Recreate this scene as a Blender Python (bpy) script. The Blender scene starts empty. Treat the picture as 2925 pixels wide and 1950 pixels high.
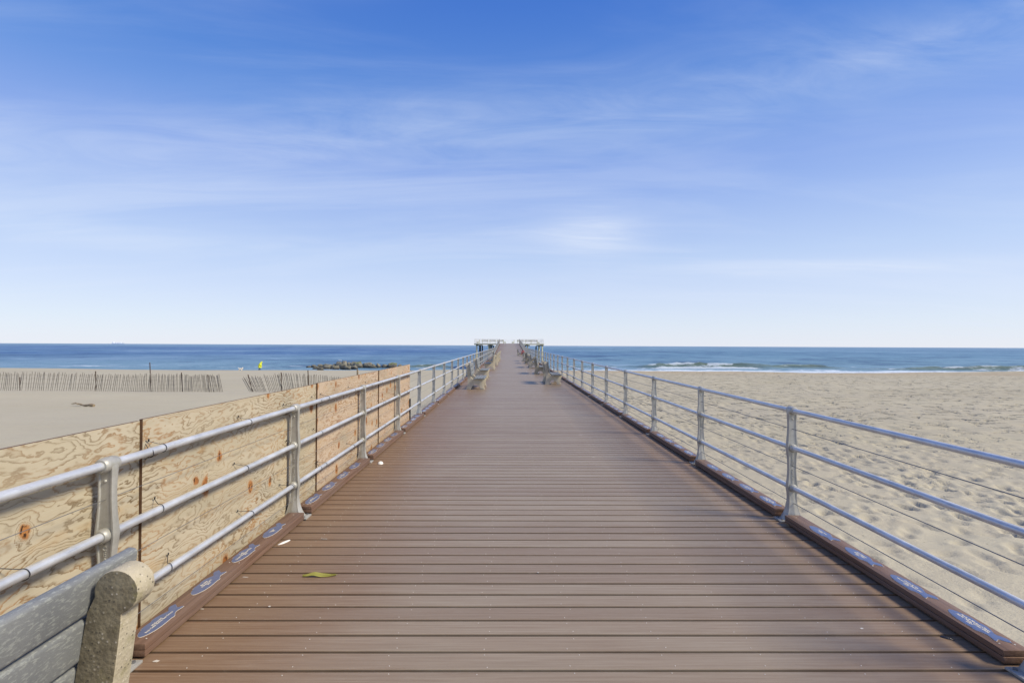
import bpy, bmesh, math, random
import numpy as np
from mathutils import Vector, Matrix

SC = bpy.context.scene
COL = SC.collection
R = math.radians
rng = random.Random(7)

# ------------------------------------------------------------------ measures
CAM_H = 1.61          # eye above the near deck
SEA = -3.9            # sea level
XL, XR = -1.965, 2.62  # the two railing lines
XC = 0.345            # centre of the walkway
BAYS = {-1: (2.40, 2.09), 1: (2.345, 2.10)}   # first post and spacing, left and right
SUN_EL, SUN_AZ = R(44), R(-16)   # sun stands out over +X, a little behind the camera


def dz(Y):
    """deck height along the pier: a gentle rise, then the ramp, then the platform"""
    a = 0.0035 * Y
    if Y > 66:
        t = (Y - 66) / 48.0
        t = min(1.0, t)
        # smooth start and end
        s = t
        if t < 0.12:
            s = t * t / 0.24
        elif t > 0.94:
            s = 0.94 - 0.06 + (1 - 0.0) * 0.06 + (t - 0.94) - (t - 0.94) ** 2 / 0.12 - 0.06 + 0.0
            s = (0.94 - 0.06) + (t - 0.94) - (t - 0.94) ** 2 / 0.12
        else:
            s = t - 0.06
        top = (0.94 - 0.06) + 0.06 - 0.03
        a = 0.0035 * 66 + (2.1 - 0.0035 * 66) * s / top
    return a


# ------------------------------------------------------------------ numpy noise
def vnoise(x, y, seed=0):
    r = np.random.RandomState(seed)
    N = 256
    tab = r.rand(N, N).astype(np.float32)
    xi = np.floor(x).astype(np.int64); yi = np.floor(y).astype(np.int64)
    fx = x - xi; fy = y - yi
    fx = fx * fx * fx * (fx * (fx * 6 - 15) + 10); fy = fy * fy * fy * (fy * (fy * 6 - 15) + 10)
    a = tab[xi % N, yi % N]; b = tab[(xi + 1) % N, yi % N]
    c = tab[xi % N, (yi + 1) % N]; d = tab[(xi + 1) % N, (yi + 1) % N]
    return (a * (1 - fx) + b * fx) * (1 - fy) + (c * (1 - fx) + d * fx) * fy


def fbm(x, y, oct=4, seed=0, gain=.5):
    s = 0; amp = 1; tot = 0
    for o in range(oct):
        s = s + amp * vnoise(x * 2 ** o + 17.3 * o, y * 2 ** o + 9.1 * o, seed + o)
        tot += amp; amp *= gain
    return s / tot


# ------------------------------------------------------------------ objects
def tag(o, label=None, cat=None, group=None, kind=None):
    if label: o['label'] = label
    if cat: o['category'] = cat
    if group: o['group'] = group
    if kind: o['kind'] = kind
    elif cat: o['kind'] = 'thing'
    return o


def thing(name, label, cat, loc=(0, 0, 0), rz=0.0, group=None):
    o = bpy.data.objects.new(name, None)
    o.empty_display_size = .2
    COL.objects.link(o)
    o.location = loc; o.rotation_euler = (0, 0, rz)
    return tag(o, label, cat, group)


def copy_tree(o, parent=None):
    c = o.copy(); COL.objects.link(c)
    if parent is not None: c.parent = parent
    for ch in list(o.children):
        copy_tree(ch, c)
    return c


class MB:
    """collects shapes; build() links them as ONE mesh object"""
    def __init__(self):
        self.v = []; self.f = []; self.m = []; self.cur = 0

    def add(self, verts, faces, mi=None):
        b = len(self.v)
        self.v.extend([tuple(p) for p in verts])
        for f in faces:
            self.f.append([b + i for i in f]); self.m.append(self.cur if mi is None else mi)
        return b

    def box(self, c, s, M=None):
        x, y, z = s[0] / 2, s[1] / 2, s[2] / 2
        p = [Vector((sx * x, sy * y, sz * z)) for sx in (-1, 1) for sy in (-1, 1) for sz in (-1, 1)]
        if M is not None: p = [M @ q for q in p]
        p = [q + Vector(c) for q in p]
        self.add(p, [(0, 1, 3, 2), (4, 6, 7, 5), (0, 4, 5, 1), (2, 3, 7, 6), (0, 2, 6, 4), (1, 5, 7, 3)])

    def tube(self, path, r, n=10, caps=True):
        pts = [Vector(p) for p in path]
        rs = r if isinstance(r, (list, tuple)) else [r] * len(pts)
        rings = []
        for i, p in enumerate(pts):
            t = (pts[min(i + 1, len(pts) - 1)] - pts[max(i - 1, 0)]).normalized()
            up = Vector((0, 0, 1)) if abs(t.z) < .9 else Vector((1, 0, 0))
            a = t.cross(up).normalized(); b = a.cross(t).normalized()
            rings.append([p + (a * math.cos(2 * math.pi * k / n) + b * math.sin(2 * math.pi * k / n)) * rs[i] for k in range(n)])
        self.loft(rings, caps)

    def loft(self, rings, caps=True, closed=True):
        n = len(rings[0]); b = len(self.v)
        F = []
        for i in range(len(rings) - 1):
            for k in range(n if closed else n - 1):
                k2 = (k + 1) % n
                F.append((i * n + k, i * n + k2, (i + 1) * n + k2, (i + 1) * n + k))
        if caps:
            F.append(tuple(reversed(range(n)))); F.append(tuple((len(rings) - 1) * n + k for k in range(n)))
        self.add([p for r_ in rings for p in r_], F)

    def prism_y(self, poly, y0, y1):
        """(x,z) outline pushed along y"""
        n = len(poly)
        V = [(x, y0, z) for x, z in poly] + [(x, y1, z) for x, z in poly]
        F = [tuple(range(n)), tuple(reversed(range(n, 2 * n)))]
        for k in range(n):
            F.append((k, n + k, n + (k + 1) % n, (k + 1) % n))
        self.add(V, F)

    def prism_z(self, poly, z0, z1):
        n = len(poly)
        V = [(x, y, z0) for x, y in poly] + [(x, y, z1) for x, y in poly]
        F = [tuple(reversed(range(n))), tuple(range(n, 2 * n))]
        for k in range(n):
            F.append((k, (k + 1) % n, n + (k + 1) % n, n + k))
        self.add(V, F)

    def sphere(self, c, r, nu=12, nv=8, sc=(1, 1, 1)):
        V = []; F = []
        for j in range(nv + 1):
            th = math.pi * j / nv
            for i in range(nu):
                ph = 2 * math.pi * i / nu
                V.append((c[0] + r * sc[0] * math.sin(th) * math.cos(ph), c[1] + r * sc[1] * math.sin(th) * math.sin(ph), c[2] + r * sc[2] * math.cos(th)))
        for j in range(nv):
            for i in range(nu):
                i2 = (i + 1) % nu
                F.append((j * nu + i, (j + 1) * nu + i, (j + 1) * nu + i2, j * nu + i2))
        self.add(V, F)

    def build(self, name, mats, parent=None, bevel=0, segs=2, sharp=40, fix=True, loc=None):
        me = bpy.data.meshes.new(name)
        me.from_pydata(self.v, [], self.f)
        if not isinstance(mats, (list, tuple)): mats = [mats]
        for m in mats: me.materials.append(m)
        if len(mats) > 1: me.polygons.foreach_set('material_index', self.m)
        if fix or bevel:
            bm = bmesh.new(); bm.from_mesh(me)
            bmesh.ops.remove_doubles(bm, verts=bm.verts, dist=1e-5)
            bmesh.ops.recalc_face_normals(bm, faces=bm.faces)
            if bevel:
                ed = [e for e in bm.edges if len(e.link_faces) == 2 and e.calc_face_angle(0) > R(35)]
                bmesh.ops.bevel(bm, geom=ed, offset=bevel, segments=segs, affect='EDGES', profile=.6, clamp_overlap=True)
            bm.to_mesh(me); bm.free()
        me.polygons.foreach_set('use_smooth', [True] * len(me.polygons))
        me.set_sharp_from_angle(angle=R(sharp))
        me.update()
        o = bpy.data.objects.new(name, me); COL.objects.link(o)
        if parent is not None: o.parent = parent
        if loc is not None: o.location = loc
        return o


def grid_mesh(name, xs, ys, Z, mat, attrs=None, parent=None):
    nx, ny = len(xs), len(ys)
    X, Y = np.meshgrid(xs, ys)
    co = np.stack([X, Y, Z], -1).reshape(-1, 3).astype(np.float32)
    i = np.arange(nx - 1)[None, :] + np.arange(ny - 1)[:, None] * nx
    q = np.stack([i, i + 1, i + 1 + nx, i + nx], -1).reshape(-1)
    me = bpy.data.meshes.new(name)
    me.vertices.add(len(co)); me.vertices.foreach_set('co', co.ravel())
    nf = len(q) // 4
    me.loops.add(len(q)); me.loops.foreach_set('vertex_index', q.astype(np.int32))
    me.polygons.add(nf)
    me.polygons.foreach_set('loop_start', np.arange(0, nf * 4, 4, dtype=np.int32))
    me.polygons.foreach_set('use_smooth', np.ones(nf, dtype=bool))
    me.update(calc_edges=True)
    me.validate()
    me.materials.append(mat)
    for k, a in (attrs or {}).items():
        at = me.attributes.new(k, 'FLOAT', 'POINT'); at.data.foreach_set('value', a.reshape(-1).astype(np.float32))
    o = bpy.data.objects.new(name, me); COL.objects.link(o)
    if parent is not None: o.parent = parent
    return o


# ------------------------------------------------------------------ materials
class NT:
    def __init__(self, name):
        self.mat = bpy.data.materials.new(name); self.mat.use_nodes = True
        self.t = self.mat.node_tree
        self.b = self.t.nodes['Principled BSDF']

    def n(self, typ, **kw):
        nd = self.t.nodes.new(typ)
        for k, v in kw.items():
            if k.startswith('i_'):
                key = k[2:]
                key = int(key) if key.isdigit() else key.replace('_', ' ')
                self.set(nd.inputs[key], v)
            else:
                setattr(nd, k, v)
        return nd

    def set(self, sock, v):
        if hasattr(v, 'is_output') or isinstance(v, bpy.types.NodeSocket):
            self.t.links.new(v, sock)
        elif isinstance(v, bpy.types.Node):
            self.t.links.new(v.outputs[0], sock)
        else:
            if isinstance(v, (tuple, list)) and len(v) == 3 and sock.type == 'RGBA': v = (*v, 1)
            sock.default_value = v

    def math(self, op, a, b=None, c=None, clamp=False):
        nd = self.n('ShaderNodeMath', operation=op, use_clamp=clamp)
        self.set(nd.inputs[0], a)
        if b is not None: self.set(nd.inputs[1], b)
        if c is not None: self.set(nd.inputs[2], c)
        return nd.outputs[0]

    def mix(self, f, a, b, blend='MIX'):
        nd = self.n('ShaderNodeMix', data_type='RGBA', blend_type=blend)
        self.set(nd.inputs[0], f); self.set(nd.inputs[6], a); self.set(nd.inputs[7], b)
        return nd.outputs[2]

    def ramp(self, f, stops, interp='LINEAR'):
        nd = self.n('ShaderNodeValToRGB'); self.set(nd.inputs[0], f)
        cr = nd.color_ramp; cr.interpolation = interp
        while len(cr.elements) < len(stops): cr.elements.new(.5)
        for e, (p, c) in zip(cr.elements, stops):
            e.position = p; e.color = (*c, 1) if isinstance(c, (tuple, list)) else (c, c, c, 1)
        return nd.outputs[0]

    def mapr(self, f, a, b, c=0.0, d=1.0, smooth=False):
        nd = self.n('ShaderNodeMapRange', clamp=True)
        if smooth: nd.interpolation_type = 'SMOOTHSTEP'
        for i, v in enumerate((f, a, b, c, d)): self.set(nd.inputs[i], v)
        return nd.outputs[0]

    def coord(self, kind='Object'):
        return self.n('ShaderNodeTexCoord').outputs[kind]

    def geo(self):
        return self.n('ShaderNodeNewGeometry').outputs['Position']

    def mapping(self, v, scale=(1, 1, 1), loc=(0, 0, 0), rot=(0, 0, 0)):
        nd = self.n('ShaderNodeMapping'); self.set(nd.inputs[0], v)
        nd.inputs['Scale'].default_value = scale; nd.inputs['Location'].default_value = loc; nd.inputs['Rotation'].default_value = rot
        return nd.outputs[0]

    def noise(self, v, scale=5, detail=3, rough=.5, dist=0.0):
        nd = self.n('ShaderNodeTexNoise'); self.set(nd.inputs['Vector'], v)
        nd.inputs['Scale'].default_value = scale; nd.inputs['Detail'].default_value = detail
        nd.inputs['Roughness'].default_value = rough; nd.inputs['Distortion'].default_value = dist
        return nd.outputs[0]

    def voro(self, v, scale=5, rand=1.0, feature='F1', out='Distance', dim='3D'):
        nd = self.n('ShaderNodeTexVoronoi', feature=feature, voronoi_dimensions=dim); self.set(nd.inputs['Vector'], v)
        nd.inputs['Scale'].default_value = scale; nd.inputs['Randomness'].default_value = rand
        return nd if out is None else nd.outputs[out]

    def bump(self, h, strength=.3, dist=.02, normal=None):
        nd = self.n('ShaderNodeBump'); self.set(nd.inputs['Height'], h)
        nd.inputs['Strength'].default_value = strength; nd.inputs['Distance'].default_value = dist
        if normal is not None: self.set(nd.inputs['Normal'], normal)
        return nd.outputs[0]

    def attr(self, name):
        return self.n('ShaderNodeAttribute', attribute_name=name).outputs['Fac']

    def out(self, color=None, rough=None, metal=None, normal=None, spec=None):
        if color is not None: self.set(self.b.inputs['Base Color'], color)
        if rough is not None: self.set(self.b.inputs['Roughness'], rough)
        if metal is not None: self.set(self.b.inputs['Metallic'], metal)
        if normal is not None: self.set(self.b.inputs['Normal'], normal)
        if spec is not None: self.set(self.b.inputs['Specular IOR Level'], spec)
        return self.mat

    def sep(self, v):
        return self.n('ShaderNodeSeparateXYZ', i_0=v).outputs

    def comb(self, x, y, z):
        nd = self.n('ShaderNodeCombineXYZ'); self.set(nd.inputs[0], x); self.set(nd.inputs[1], y); self.set(nd.inputs[2], z)
        return nd.outputs[0]


def simple(name, col, rough=.6, metal=0.0, var=.15, scale=12, bump=.15):
    m = NT(name); c = m.coord()
    nz = m.noise(c, scale, 4, .6)
    f = m.mapr(nz, .3, .7)
    a = tuple(x * (1 - var) for x in col); b = tuple(min(1, x * (1 + var)) for x in col)
    return m.out(m.mix(f, a, b), rough, metal, m.bump(m.noise(c, scale * 6, 3), bump, .01))


def mat_deck():
    m = NT('deck_composite'); p = m.geo(); s = m.sep(p)
    rnd = m.attr('board')
    off = m.comb(m.math('MULTIPLY', rnd, 37.0), m.math('MULTIPLY', rnd, 11.0), 0.0)
    q = m.n('ShaderNodeVectorMath', operation='ADD', i_0=p, i_1=off).outputs[0]
    grain = m.noise(m.mapping(q, (1.6, 70, 1)), 1.0, 5, .65, .4)
    fine = m.noise(m.mapping(q, (9, 260, 1)), 1.0, 3, .6)
    patch = m.noise(m.mapping(p, (.55, .35, 1)), 1.0, 4, .6)
    patch2 = m.noise(m.mapping(q, (1.2, 3, 1), (5, 2, 0)), 1.0, 3, .6)
    # grey trodden middle, redder boards towards both edges
    d = m.math('ABSOLUTE', m.math('SUBTRACT', s[0], 0.55))
    d = m.math('ADD', d, m.math('MULTIPLY', m.math('SUBTRACT', patch, .5), 1.9))
    worn = m.mapr(d, .75, 2.3, 1, 0, True)
    worn = m.math('MULTIPLY', worn, m.mapr(patch2, .25, .7, .75, 1.05))
    base = m.mix(worn, (.225, .134, .076), (.305, .244, .174))
    base = m.mix(m.mapr(grain, .35, .68), m.mix(.26, base, (.09, .055, .03)), m.mix(.22, base, (.40, .34, .25)))
    base = m.mix(m.math('MULTIPLY', rnd, .45), base, (.175, .118, .08))
    base = m.mix(m.mapr(fine, .58, .8, 0, .3), base, (.45, .39, .33))
    scuff = m.noise(m.mapping(q, (5, 45, 1), (3, 7, 0)), 1.0, 4, .7)
    edge = m.mapr(m.math('ABSOLUTE', m.math('SUBTRACT', s[0], XC)), 1.2, 2.1, .0, 1)
    base = m.mix(m.math('MULTIPLY', m.mapr(scuff, .66, .8, 0, .55), edge), base, (.55, .5, .44))
    rough = m.mapr(grain, .3, .7, .5, .34)
    return m.out(base, rough, 0, m.bump(m.math('ADD', grain, m.math('MULTIPLY', fine, .5)), .22, .004), .3)


def mat_curb():
    m = NT('curb_composite'); p = m.coord()
    grain = m.noise(m.mapping(p, (70, 1.6, 70)), 1.0, 5, .65, .3)
    pt = m.noise(p, 1.3, 3)
    base = m.mix(m.mapr(grain, .32, .7), (.105, .055, .033), (.21, .125, .082))
    base = m.mix(m.mapr(pt, .4, .7, 0, .35), base, (.21, .165, .14))
    return m.out(base, .55, 0, m.bump(grain, .3, .004))


def mat_plywood():
    m = NT('plywood_veneer'); o = m.coord()
    info = m.n('ShaderNodeObjectInfo')
    tone = m.attr('tone')
    r = m.attr('seed')
    s = m.sep(o)
    uv = m.comb(m.math('ADD', s[1], m.math('MULTIPLY', r, 53.0)), m.math('ADD', s[2], m.math('MULTIPLY', r, 19.0)), 0.0)
    warp = m.n('ShaderNodeTexNoise'); m.set(warp.inputs['Vector'], m.mapping(uv, (1.6, 2.4, 1))); warp.inputs['Scale'].default_value = 1.6; warp.inputs['Detail'].default_value = 3
    wv = m.n('ShaderNodeVectorMath', operation='SCALE', i_0=m.n('ShaderNodeVectorMath', operation='SUBTRACT', i_0=warp.outputs['Color'], i_1=(.5, .5, .5)).outputs[0])
    wv.inputs['Scale'].default_value = .16
    uvw = m.n('ShaderNodeVectorMath', operation='ADD', i_0=uv, i_1=wv.outputs[0]).outputs[0]
    # knots: sparse cells
    kwarp = m.n('ShaderNodeTexNoise'); m.set(kwarp.inputs['Vector'], m.mapping(uv, (1, 1, 1))); kwarp.inputs['Scale'].default_value = 13; kwarp.inputs['Detail'].default_value = 4; kwarp.inputs['Roughness'].default_value = .65
    kv = m.n('ShaderNodeVectorMath', operation='SCALE', i_0=m.n('ShaderNodeVectorMath', operation='SUBTRACT', i_0=kwarp.outputs['Color'], i_1=(.5, .5, .5)).outputs[0])
    kv.inputs['Scale'].default_value = .07
    uvk = m.n('ShaderNodeVectorMath', operation='ADD', i_0=uv, i_1=kv.outputs[0]).outputs[0]
    kn = m.voro(m.mapping(uvk, (1.15, .85, 1)), 2.9, 1.0, out=None, dim='2D')
    kd, kc = kn.outputs['Distance'], m.sep(kn.outputs['Color'])
    on = m.math('GREATER_THAN', kc[0], .42)
    ksz = m.mapr(kc[1], 0, 1, .45, 1.15)
    kdr = m.math('DIVIDE', kd, ksz)
    kw = m.noise(m.mapping(uv, (9, 9, 1)), 1.0, 3)
    kdr = m.math('ADD', kdr, m.math('MULTIPLY', m.math('SUBTRACT', kw, .5), .09))
    hump = m.math('MULTIPLY', m.math('POWER', 2.718, m.math('MULTIPLY', m.math('POWER', m.math('DIVIDE', kdr, .17), 2.0), -1.0)), on)
    # height field of the log; its level lines are the year rings a rotary cut shows
    big = m.noise(m.mapping(uvw, (.75, 2.8, 1)), 1.25, 2, .5, .4)
    mid = m.noise(m.mapping(uvw, (2.4, 6.5, 1)), 1.6, 3, .6)
    h = m.math('ADD', m.math('MULTIPLY', big, 12.0), m.math('ADD', m.math('MULTIPLY', mid, 3.0), m.math('MULTIPLY', s[2], 7.0)))
    h = m.math('ADD', h, m.math('MULTIPLY', m.noise(m.mapping(uv, (18, 44, 1)), 1.0, 3, .6), .85))
    h = m.math('ADD', h, m.math('MULTIPLY', hump, 4.6))
    fr = m.math('FRACT', m.math('MULTIPLY', h, 1.5))
    vary = m.noise(m.mapping(uv, (1.1, 1.8, 1), (4, 9, 0)), 1.3, 3)
    line = m.ramp(fr, [(0, .9), (.09, 1.0), (.20, .5), (.42, 0.06), (.93, 0), (1.0, .6)])
    line = m.math('MULTIPLY', line, m.mapr(vary, .32, .58, .35, 1.0))
    fib = m.noise(m.mapping(uv, (5, 150, 1)), 1.0, 3, .6)
    light = m.mix(tone, (.45, .395, .28), (.50, .39, .285))
    base = m.mix(m.mapr(vary, .35, .7, 0, .7), light, m.mix(tone, (.535, .49, .385), (.53, .425, .32)))
    base = m.mix(m.mapr(fib, .35, .7, 0, .28), base, (.42, .33, .21))
    gy = m.noise(m.mapping(uv, (.9, 2.2, 1), (2, 5, 0)), 1.2, 4, .6)
    base = m.mix(m.mapr(gy, .46, .66, 0, .6), base, (.33, .30, .22))
    dark = m.mix(m.mapr(m.noise(m.mapping(uv, (3, 3, 1), (1, 8, 0)), 1.0, 2), .42, .62), m.mix(tone, (.13, .08, .03), (.21, .085, .035)), (.31, .155, .05))
    base = m.mix(m.math('MULTIPLY', line, m.mapr(m.noise(m.mapping(uv, (.8, 1.2, 1), (6, 1, 0)), 1.4, 3), .35, .58, .6, .97)), base, dark)
    blot = m.noise(m.mapping(uv, (1.8, 4, 1), (7, 3, 0)), 1.5, 4, .6)
    base = m.mix(m.mapr(blot, .58, .72, 0, .45), base, (.42, .26, .10))
    base = m.mix(m.mapr(hump, .12, .8, 0, .5), base, (.47, .25, .08))
    crk = m.noise(m.mapping(uv, (70, 24, 1)), 1.0, 3, .6)
    base = m.mix(m.math('MULTIPLY', m.mapr(kdr, .11, .19, .93, 0, True), on), base, m.mix(m.mapr(kc[2], 0, 1), (.30, .11, .03), (.44, .20, .06)))
    base = m.mix(m.math('MULTIPLY', m.math('MULTIPLY', m.mapr(kdr, .10, .15, .95, 0), m.mapr(crk, .50, .58)), on), base, (.035, .018, .01))
    return m.out(base, .7, 0, m.bump(m.math('ADD', fib, line), .12, .003), .25)


def mat_galv(name, col, rough=.38, metal=.75):
    m = NT(name); c = m.geo()
    n1 = m.noise(c, 5, 5, .65); n2 = m.noise(m.mapping(c, (60, 8, 60)), 1.0, 4, .6)
    f = m.mapr(n1, .3, .7)
    base = m.mix(f, tuple(x * .8 for x in col), tuple(min(1, x * 1.12) for x in col))
    base = m.mix(m.mapr(n2, .56, .72, 0, .6), base, tuple(x * .55 for x in col))
    return m.out(base, m.mapr(n1, .3, .7, rough - .06, rough + .1), metal, m.bump(m.noise(c, 180, 3), .06, .002))


def mat_cast():
    m = NT('cast_aluminium'); c = m.geo()
    n1 = m.noise(c, 7, 5, .7); n2 = m.noise(c, 320, 2, .6)
    base = m.mix(m.mapr(n1, .3, .7), (.36, .355, .315), (.52, .515, .475))
    base = m.mix(m.mapr(n2, .55, .8, 0, .35), base, (.2, .2, .17))
    st = m.noise(m.mapping(c, (30, 30, 3)), 1.0, 4, .6)
    base = m.mix(m.mapr(st, .55, .75, 0, .4), base, (.27, .26, .2))
    return m.out(base, .5, .35, m.bump(n2, .25, .002))


def mat_concrete(name, gs, algae, br):
    m = NT(name); c = m.coord(); g = m.geo()
    n1 = m.noise(g, 6, 5, .7)
    base = m.mix(m.mapr(n1, .3, .72), tuple(x * br for x in (.43, .375, .265)), tuple(x * br for x in (.57, .515, .385)))
    al = m.noise(g, 9, 4, .6)
    nrm = m.sep(m.n('ShaderNodeNewGeometry').outputs['Normal'])
    grime = m.mapr(m.math('ABSOLUTE', nrm[1]), .6, .95, 0, 1)
    base = m.mix(m.math('MULTIPLY', grime, gs), base, m.mix(m.mapr(m.noise(g, 22, 4), .35, .65), (.115, .095, .055), (.235, .205, .13)))
    base = m.mix(m.mapr(al, .58, .76, 0, algae), base, (.23, .21, .08))
    v = m.voro(g, 75, 1.0, out=None)
    vd = m.math('ADD', v.outputs['Distance'], m.math('MULTIPLY', m.noise(g, 160, 2), .25))
    sp = m.math('MULTIPLY', m.mapr(vd, .28, .4, 1, 0), m.math('GREATER_THAN', m.sep(v.outputs['Color'])[0], .45))
    spl = m.math('MULTIPLY', m.mapr(vd, .3, .42, 1, 0), m.math('LESS_THAN', m.sep(v.outputs['Color'])[0], .28))
    pm = m.mapr(m.noise(g, 14, 3), .35, .55, .3, 1)
    sp = m.math('MULTIPLY', sp, pm); spl = m.math('MULTIPLY', spl, pm)
    base = m.mix(m.math('MULTIPLY', sp, .85), base, (.06, .055, .05))
    base = m.mix(m.math('MULTIPLY', spl, .6), base, (.72, .66, .54))
    fine = m.noise(g, 420, 2, .7)
    base = m.mix(m.mapr(fine, .4, .7, 0, .25), base, (.2, .17, .11))
    hb = m.math('ADD', m.math('MULTIPLY', fine, .8), m.math('MULTIPLY', vd, -1.0))
    return m.out(base, .9, 0, m.bump(hb, .55, .004), .2)


def mat_slat():
    m = NT('recycled_plastic_slat'); c = m.coord()
    fl = m.noise(m.mapping(c, (130, 50, 130)), 1.0, 4, .6)
    n1 = m.noise(c, 3.5, 4, .6)
    base = m.mix(m.mapr(n1, .3, .7), (.15, .16, .165), (.215, .225, .225))
    base = m.mix(m.mapr(fl, .52, .62, 0, .55), base, (.34, .36, .33))
    fi = m.noise(c, 260, 2)
    base = m.mix(m.mapr(fi, .45, .75, 0, .25), base, (.1, .1, .1))
    return m.out(base, .55, 0, m.bump(m.math('ADD', fl, m.math('MULTIPLY', fi, .4)), .3, .003), .4)


def mat_sand():
    m = NT('beach_sand'); p = m.geo(); s = m.sep(p)
    n1 = m.noise(m.mapping(p, (.06, .12, 1)), 1.0, 5, .6)
    n2 = m.noise(m.mapping(p, (.7, 1.6, 1)), 1.0, 5, .65)
    n3 = m.noise(p, 45, 3, .6)
    base = m.mix(m.mapr(n1, .3, .7), (.41, .375, .272), (.47, .435, .33))
    base = m.mix(m.mapr(n2, .4, .75, 0, .3), base, (.42, .36, .26))
    base = m.mix(m.mapr(n3, .4, .75, 0, .22), base, (.36, .31, .22))
    grey = m.mapr(m.noise(m.mapping(p, (.05, .16, 1), (4, 4, 0)), 1.0, 4, .55), .44, .62)
    base = m.mix(m.math('MULTIPLY', grey, .4), base, (.39, .355, .275))
    deb = m.voro(m.mapping(p, (1, 1.4, 1)), .9, 1.0, out=None, dim='2D')
    base = m.mix(m.math('MULTIPLY', m.math('LESS_THAN', deb.outputs['Distance'], .013), .6), base, (.1, .08, .05))
    wet = m.attr('wet')
    base = m.mix(wet, base, (.40, .30, .19))
    micro = m.noise(m.mapping(p, (5, 11, 5)), 1.0, 6, .65)
    h = m.math('ADD', m.math('MULTIPLY', micro, 1.0), m.math('MULTIPLY', n3, .25))
    rs = m.math('MULTIPLY', m.mapr(s[0], 1.0, 6.0, .06, 1.0), m.mapr(s[1], 7.0, 20.0, .12, 1.0))
    dim = m.noise(m.mapping(p, (1.35, 2.0, 1), (0, 0, 0), (0, 0, R(20))), 1.0, 5, .62)
    dens = m.noise(m.mapping(p, (.06, .06, 1), (9, 2, 0)), 1.0, 3, .5)
    hole = m.mapr(m.math('ADD', dim, m.math('MULTIPLY', dens, .12)), .36, .54, 0, 1, True)
    bm1 = m.bump(h, .5, .05)
    nd = m.n('ShaderNodeBump'); m.set(nd.inputs['Height'], hole); m.set(nd.inputs['Strength'], m.math('MULTIPLY', rs, .9)); nd.inputs['Distance'].default_value = .15; m.set(nd.inputs['Normal'], bm1)
    return m.out(base, .95, 0, nd.outputs[0], .15)


def mat_sea():
    m = NT('sea_water'); p = m.geo(); s = m.sep(p)
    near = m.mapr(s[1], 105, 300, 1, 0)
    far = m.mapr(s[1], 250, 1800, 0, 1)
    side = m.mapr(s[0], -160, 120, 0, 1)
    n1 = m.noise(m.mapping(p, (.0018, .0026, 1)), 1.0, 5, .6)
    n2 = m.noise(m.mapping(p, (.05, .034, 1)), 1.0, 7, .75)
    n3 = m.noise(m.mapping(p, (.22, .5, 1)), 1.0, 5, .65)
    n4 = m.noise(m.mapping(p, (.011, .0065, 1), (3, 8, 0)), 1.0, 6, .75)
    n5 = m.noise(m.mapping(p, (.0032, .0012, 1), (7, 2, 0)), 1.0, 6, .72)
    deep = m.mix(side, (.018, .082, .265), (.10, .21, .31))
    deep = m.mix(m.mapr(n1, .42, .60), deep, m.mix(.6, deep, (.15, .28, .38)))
    base = m.mix(far, deep, (.17, .28, .385))  # haze towards the horizon painted into the distant water colour
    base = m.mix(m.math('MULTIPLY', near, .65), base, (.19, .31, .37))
    st = m.math('ADD', m.math('MULTIPLY', n2, .40), m.math('ADD', m.math('MULTIPLY', n4, .36), m.math('MULTIPLY', n5, .24)))
    base = m.mix(m.mapr(st, .50, .60, 0, .62), base, (.27, .39, .52))
    base = m.mix(m.mapr(st, .49, .41, 0, .75), base, (.006, .035, .125))
    grn = m.attr('green')
    base = m.mix(m.math('MULTIPLY', grn, .8), base, m.mix(m.mapr(n3, .35, .65), (.085, .125, .085), (.22, .27, .18)))
    foam = m.attr('foam')
    fn = m.noise(m.mapping(p, (.22, .5, .9)), 1.0, 7, .72)
    fm = m.mapr(m.math('ADD', foam, m.math('MULTIPLY', m.math('SUBTRACT', fn, .5), 2.0)), .46, .68)
    fm = m.math('MULTIPLY', fm, m.mapr(foam, 0.02, .2))
    base = m.mix(m.math('MULTIPLY', fm, .9), base, (.62, .70, .77))
    rough = m.mix(fm, (.5, .5, .5), (.9, .9, .9))
    h = m.math('ADD', m.math('MULTIPLY', n2, 1.0), m.math('MULTIPLY', n3, .25))
    return m.out(base, rough, 0, m.bump(h, .8, 2.0), .12)


def mat_rock(name, moss):
    m = NT(name); g = m.geo()
    n1 = m.noise(g, 1.6, 6, .7)
    base = m.mix(m.mapr(n1, .3, .7), (.07, .062, .05), (.33, .30, .235))
    nz = m.sep(m.n('ShaderNodeNewGeometry').outputs['Normal'])[2]
    gm = m.math('MULTIPLY', m.mapr(nz, .1, .7), m.mapr(m.noise(g, 2.2, 4), .35, .55))
    base = m.mix(m.math('MULTIPLY', gm, moss), base, (.11, .145, .03))
    wet = m.mapr(m.sep(g)[2], SEA + .2, SEA + .7, 1, 0)
    base = m.mix(m.math('MULTIPLY', wet, .75), base, (.022, .02, .017))
    return m.out(base, .75, 0, m.bump(n1, .6, .2))


def mat_pile():
    m = NT('pier_pile_concrete'); g = m.geo()
    n = m.noise(m.mapping(g, (2, 2, .6)), 1.0, 4)
    base = m.mix(m.mapr(n, .3, .7), (.56, .53, .30), (.68, .65, .45))
    low = m.mapr(m.sep(g)[2], SEA + 1.0, SEA + 2.2, 1, 0)
    return m.out(m.mix(m.math('MULTIPLY', low, .6), base, (.1, .1, .06)), .85)


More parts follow.
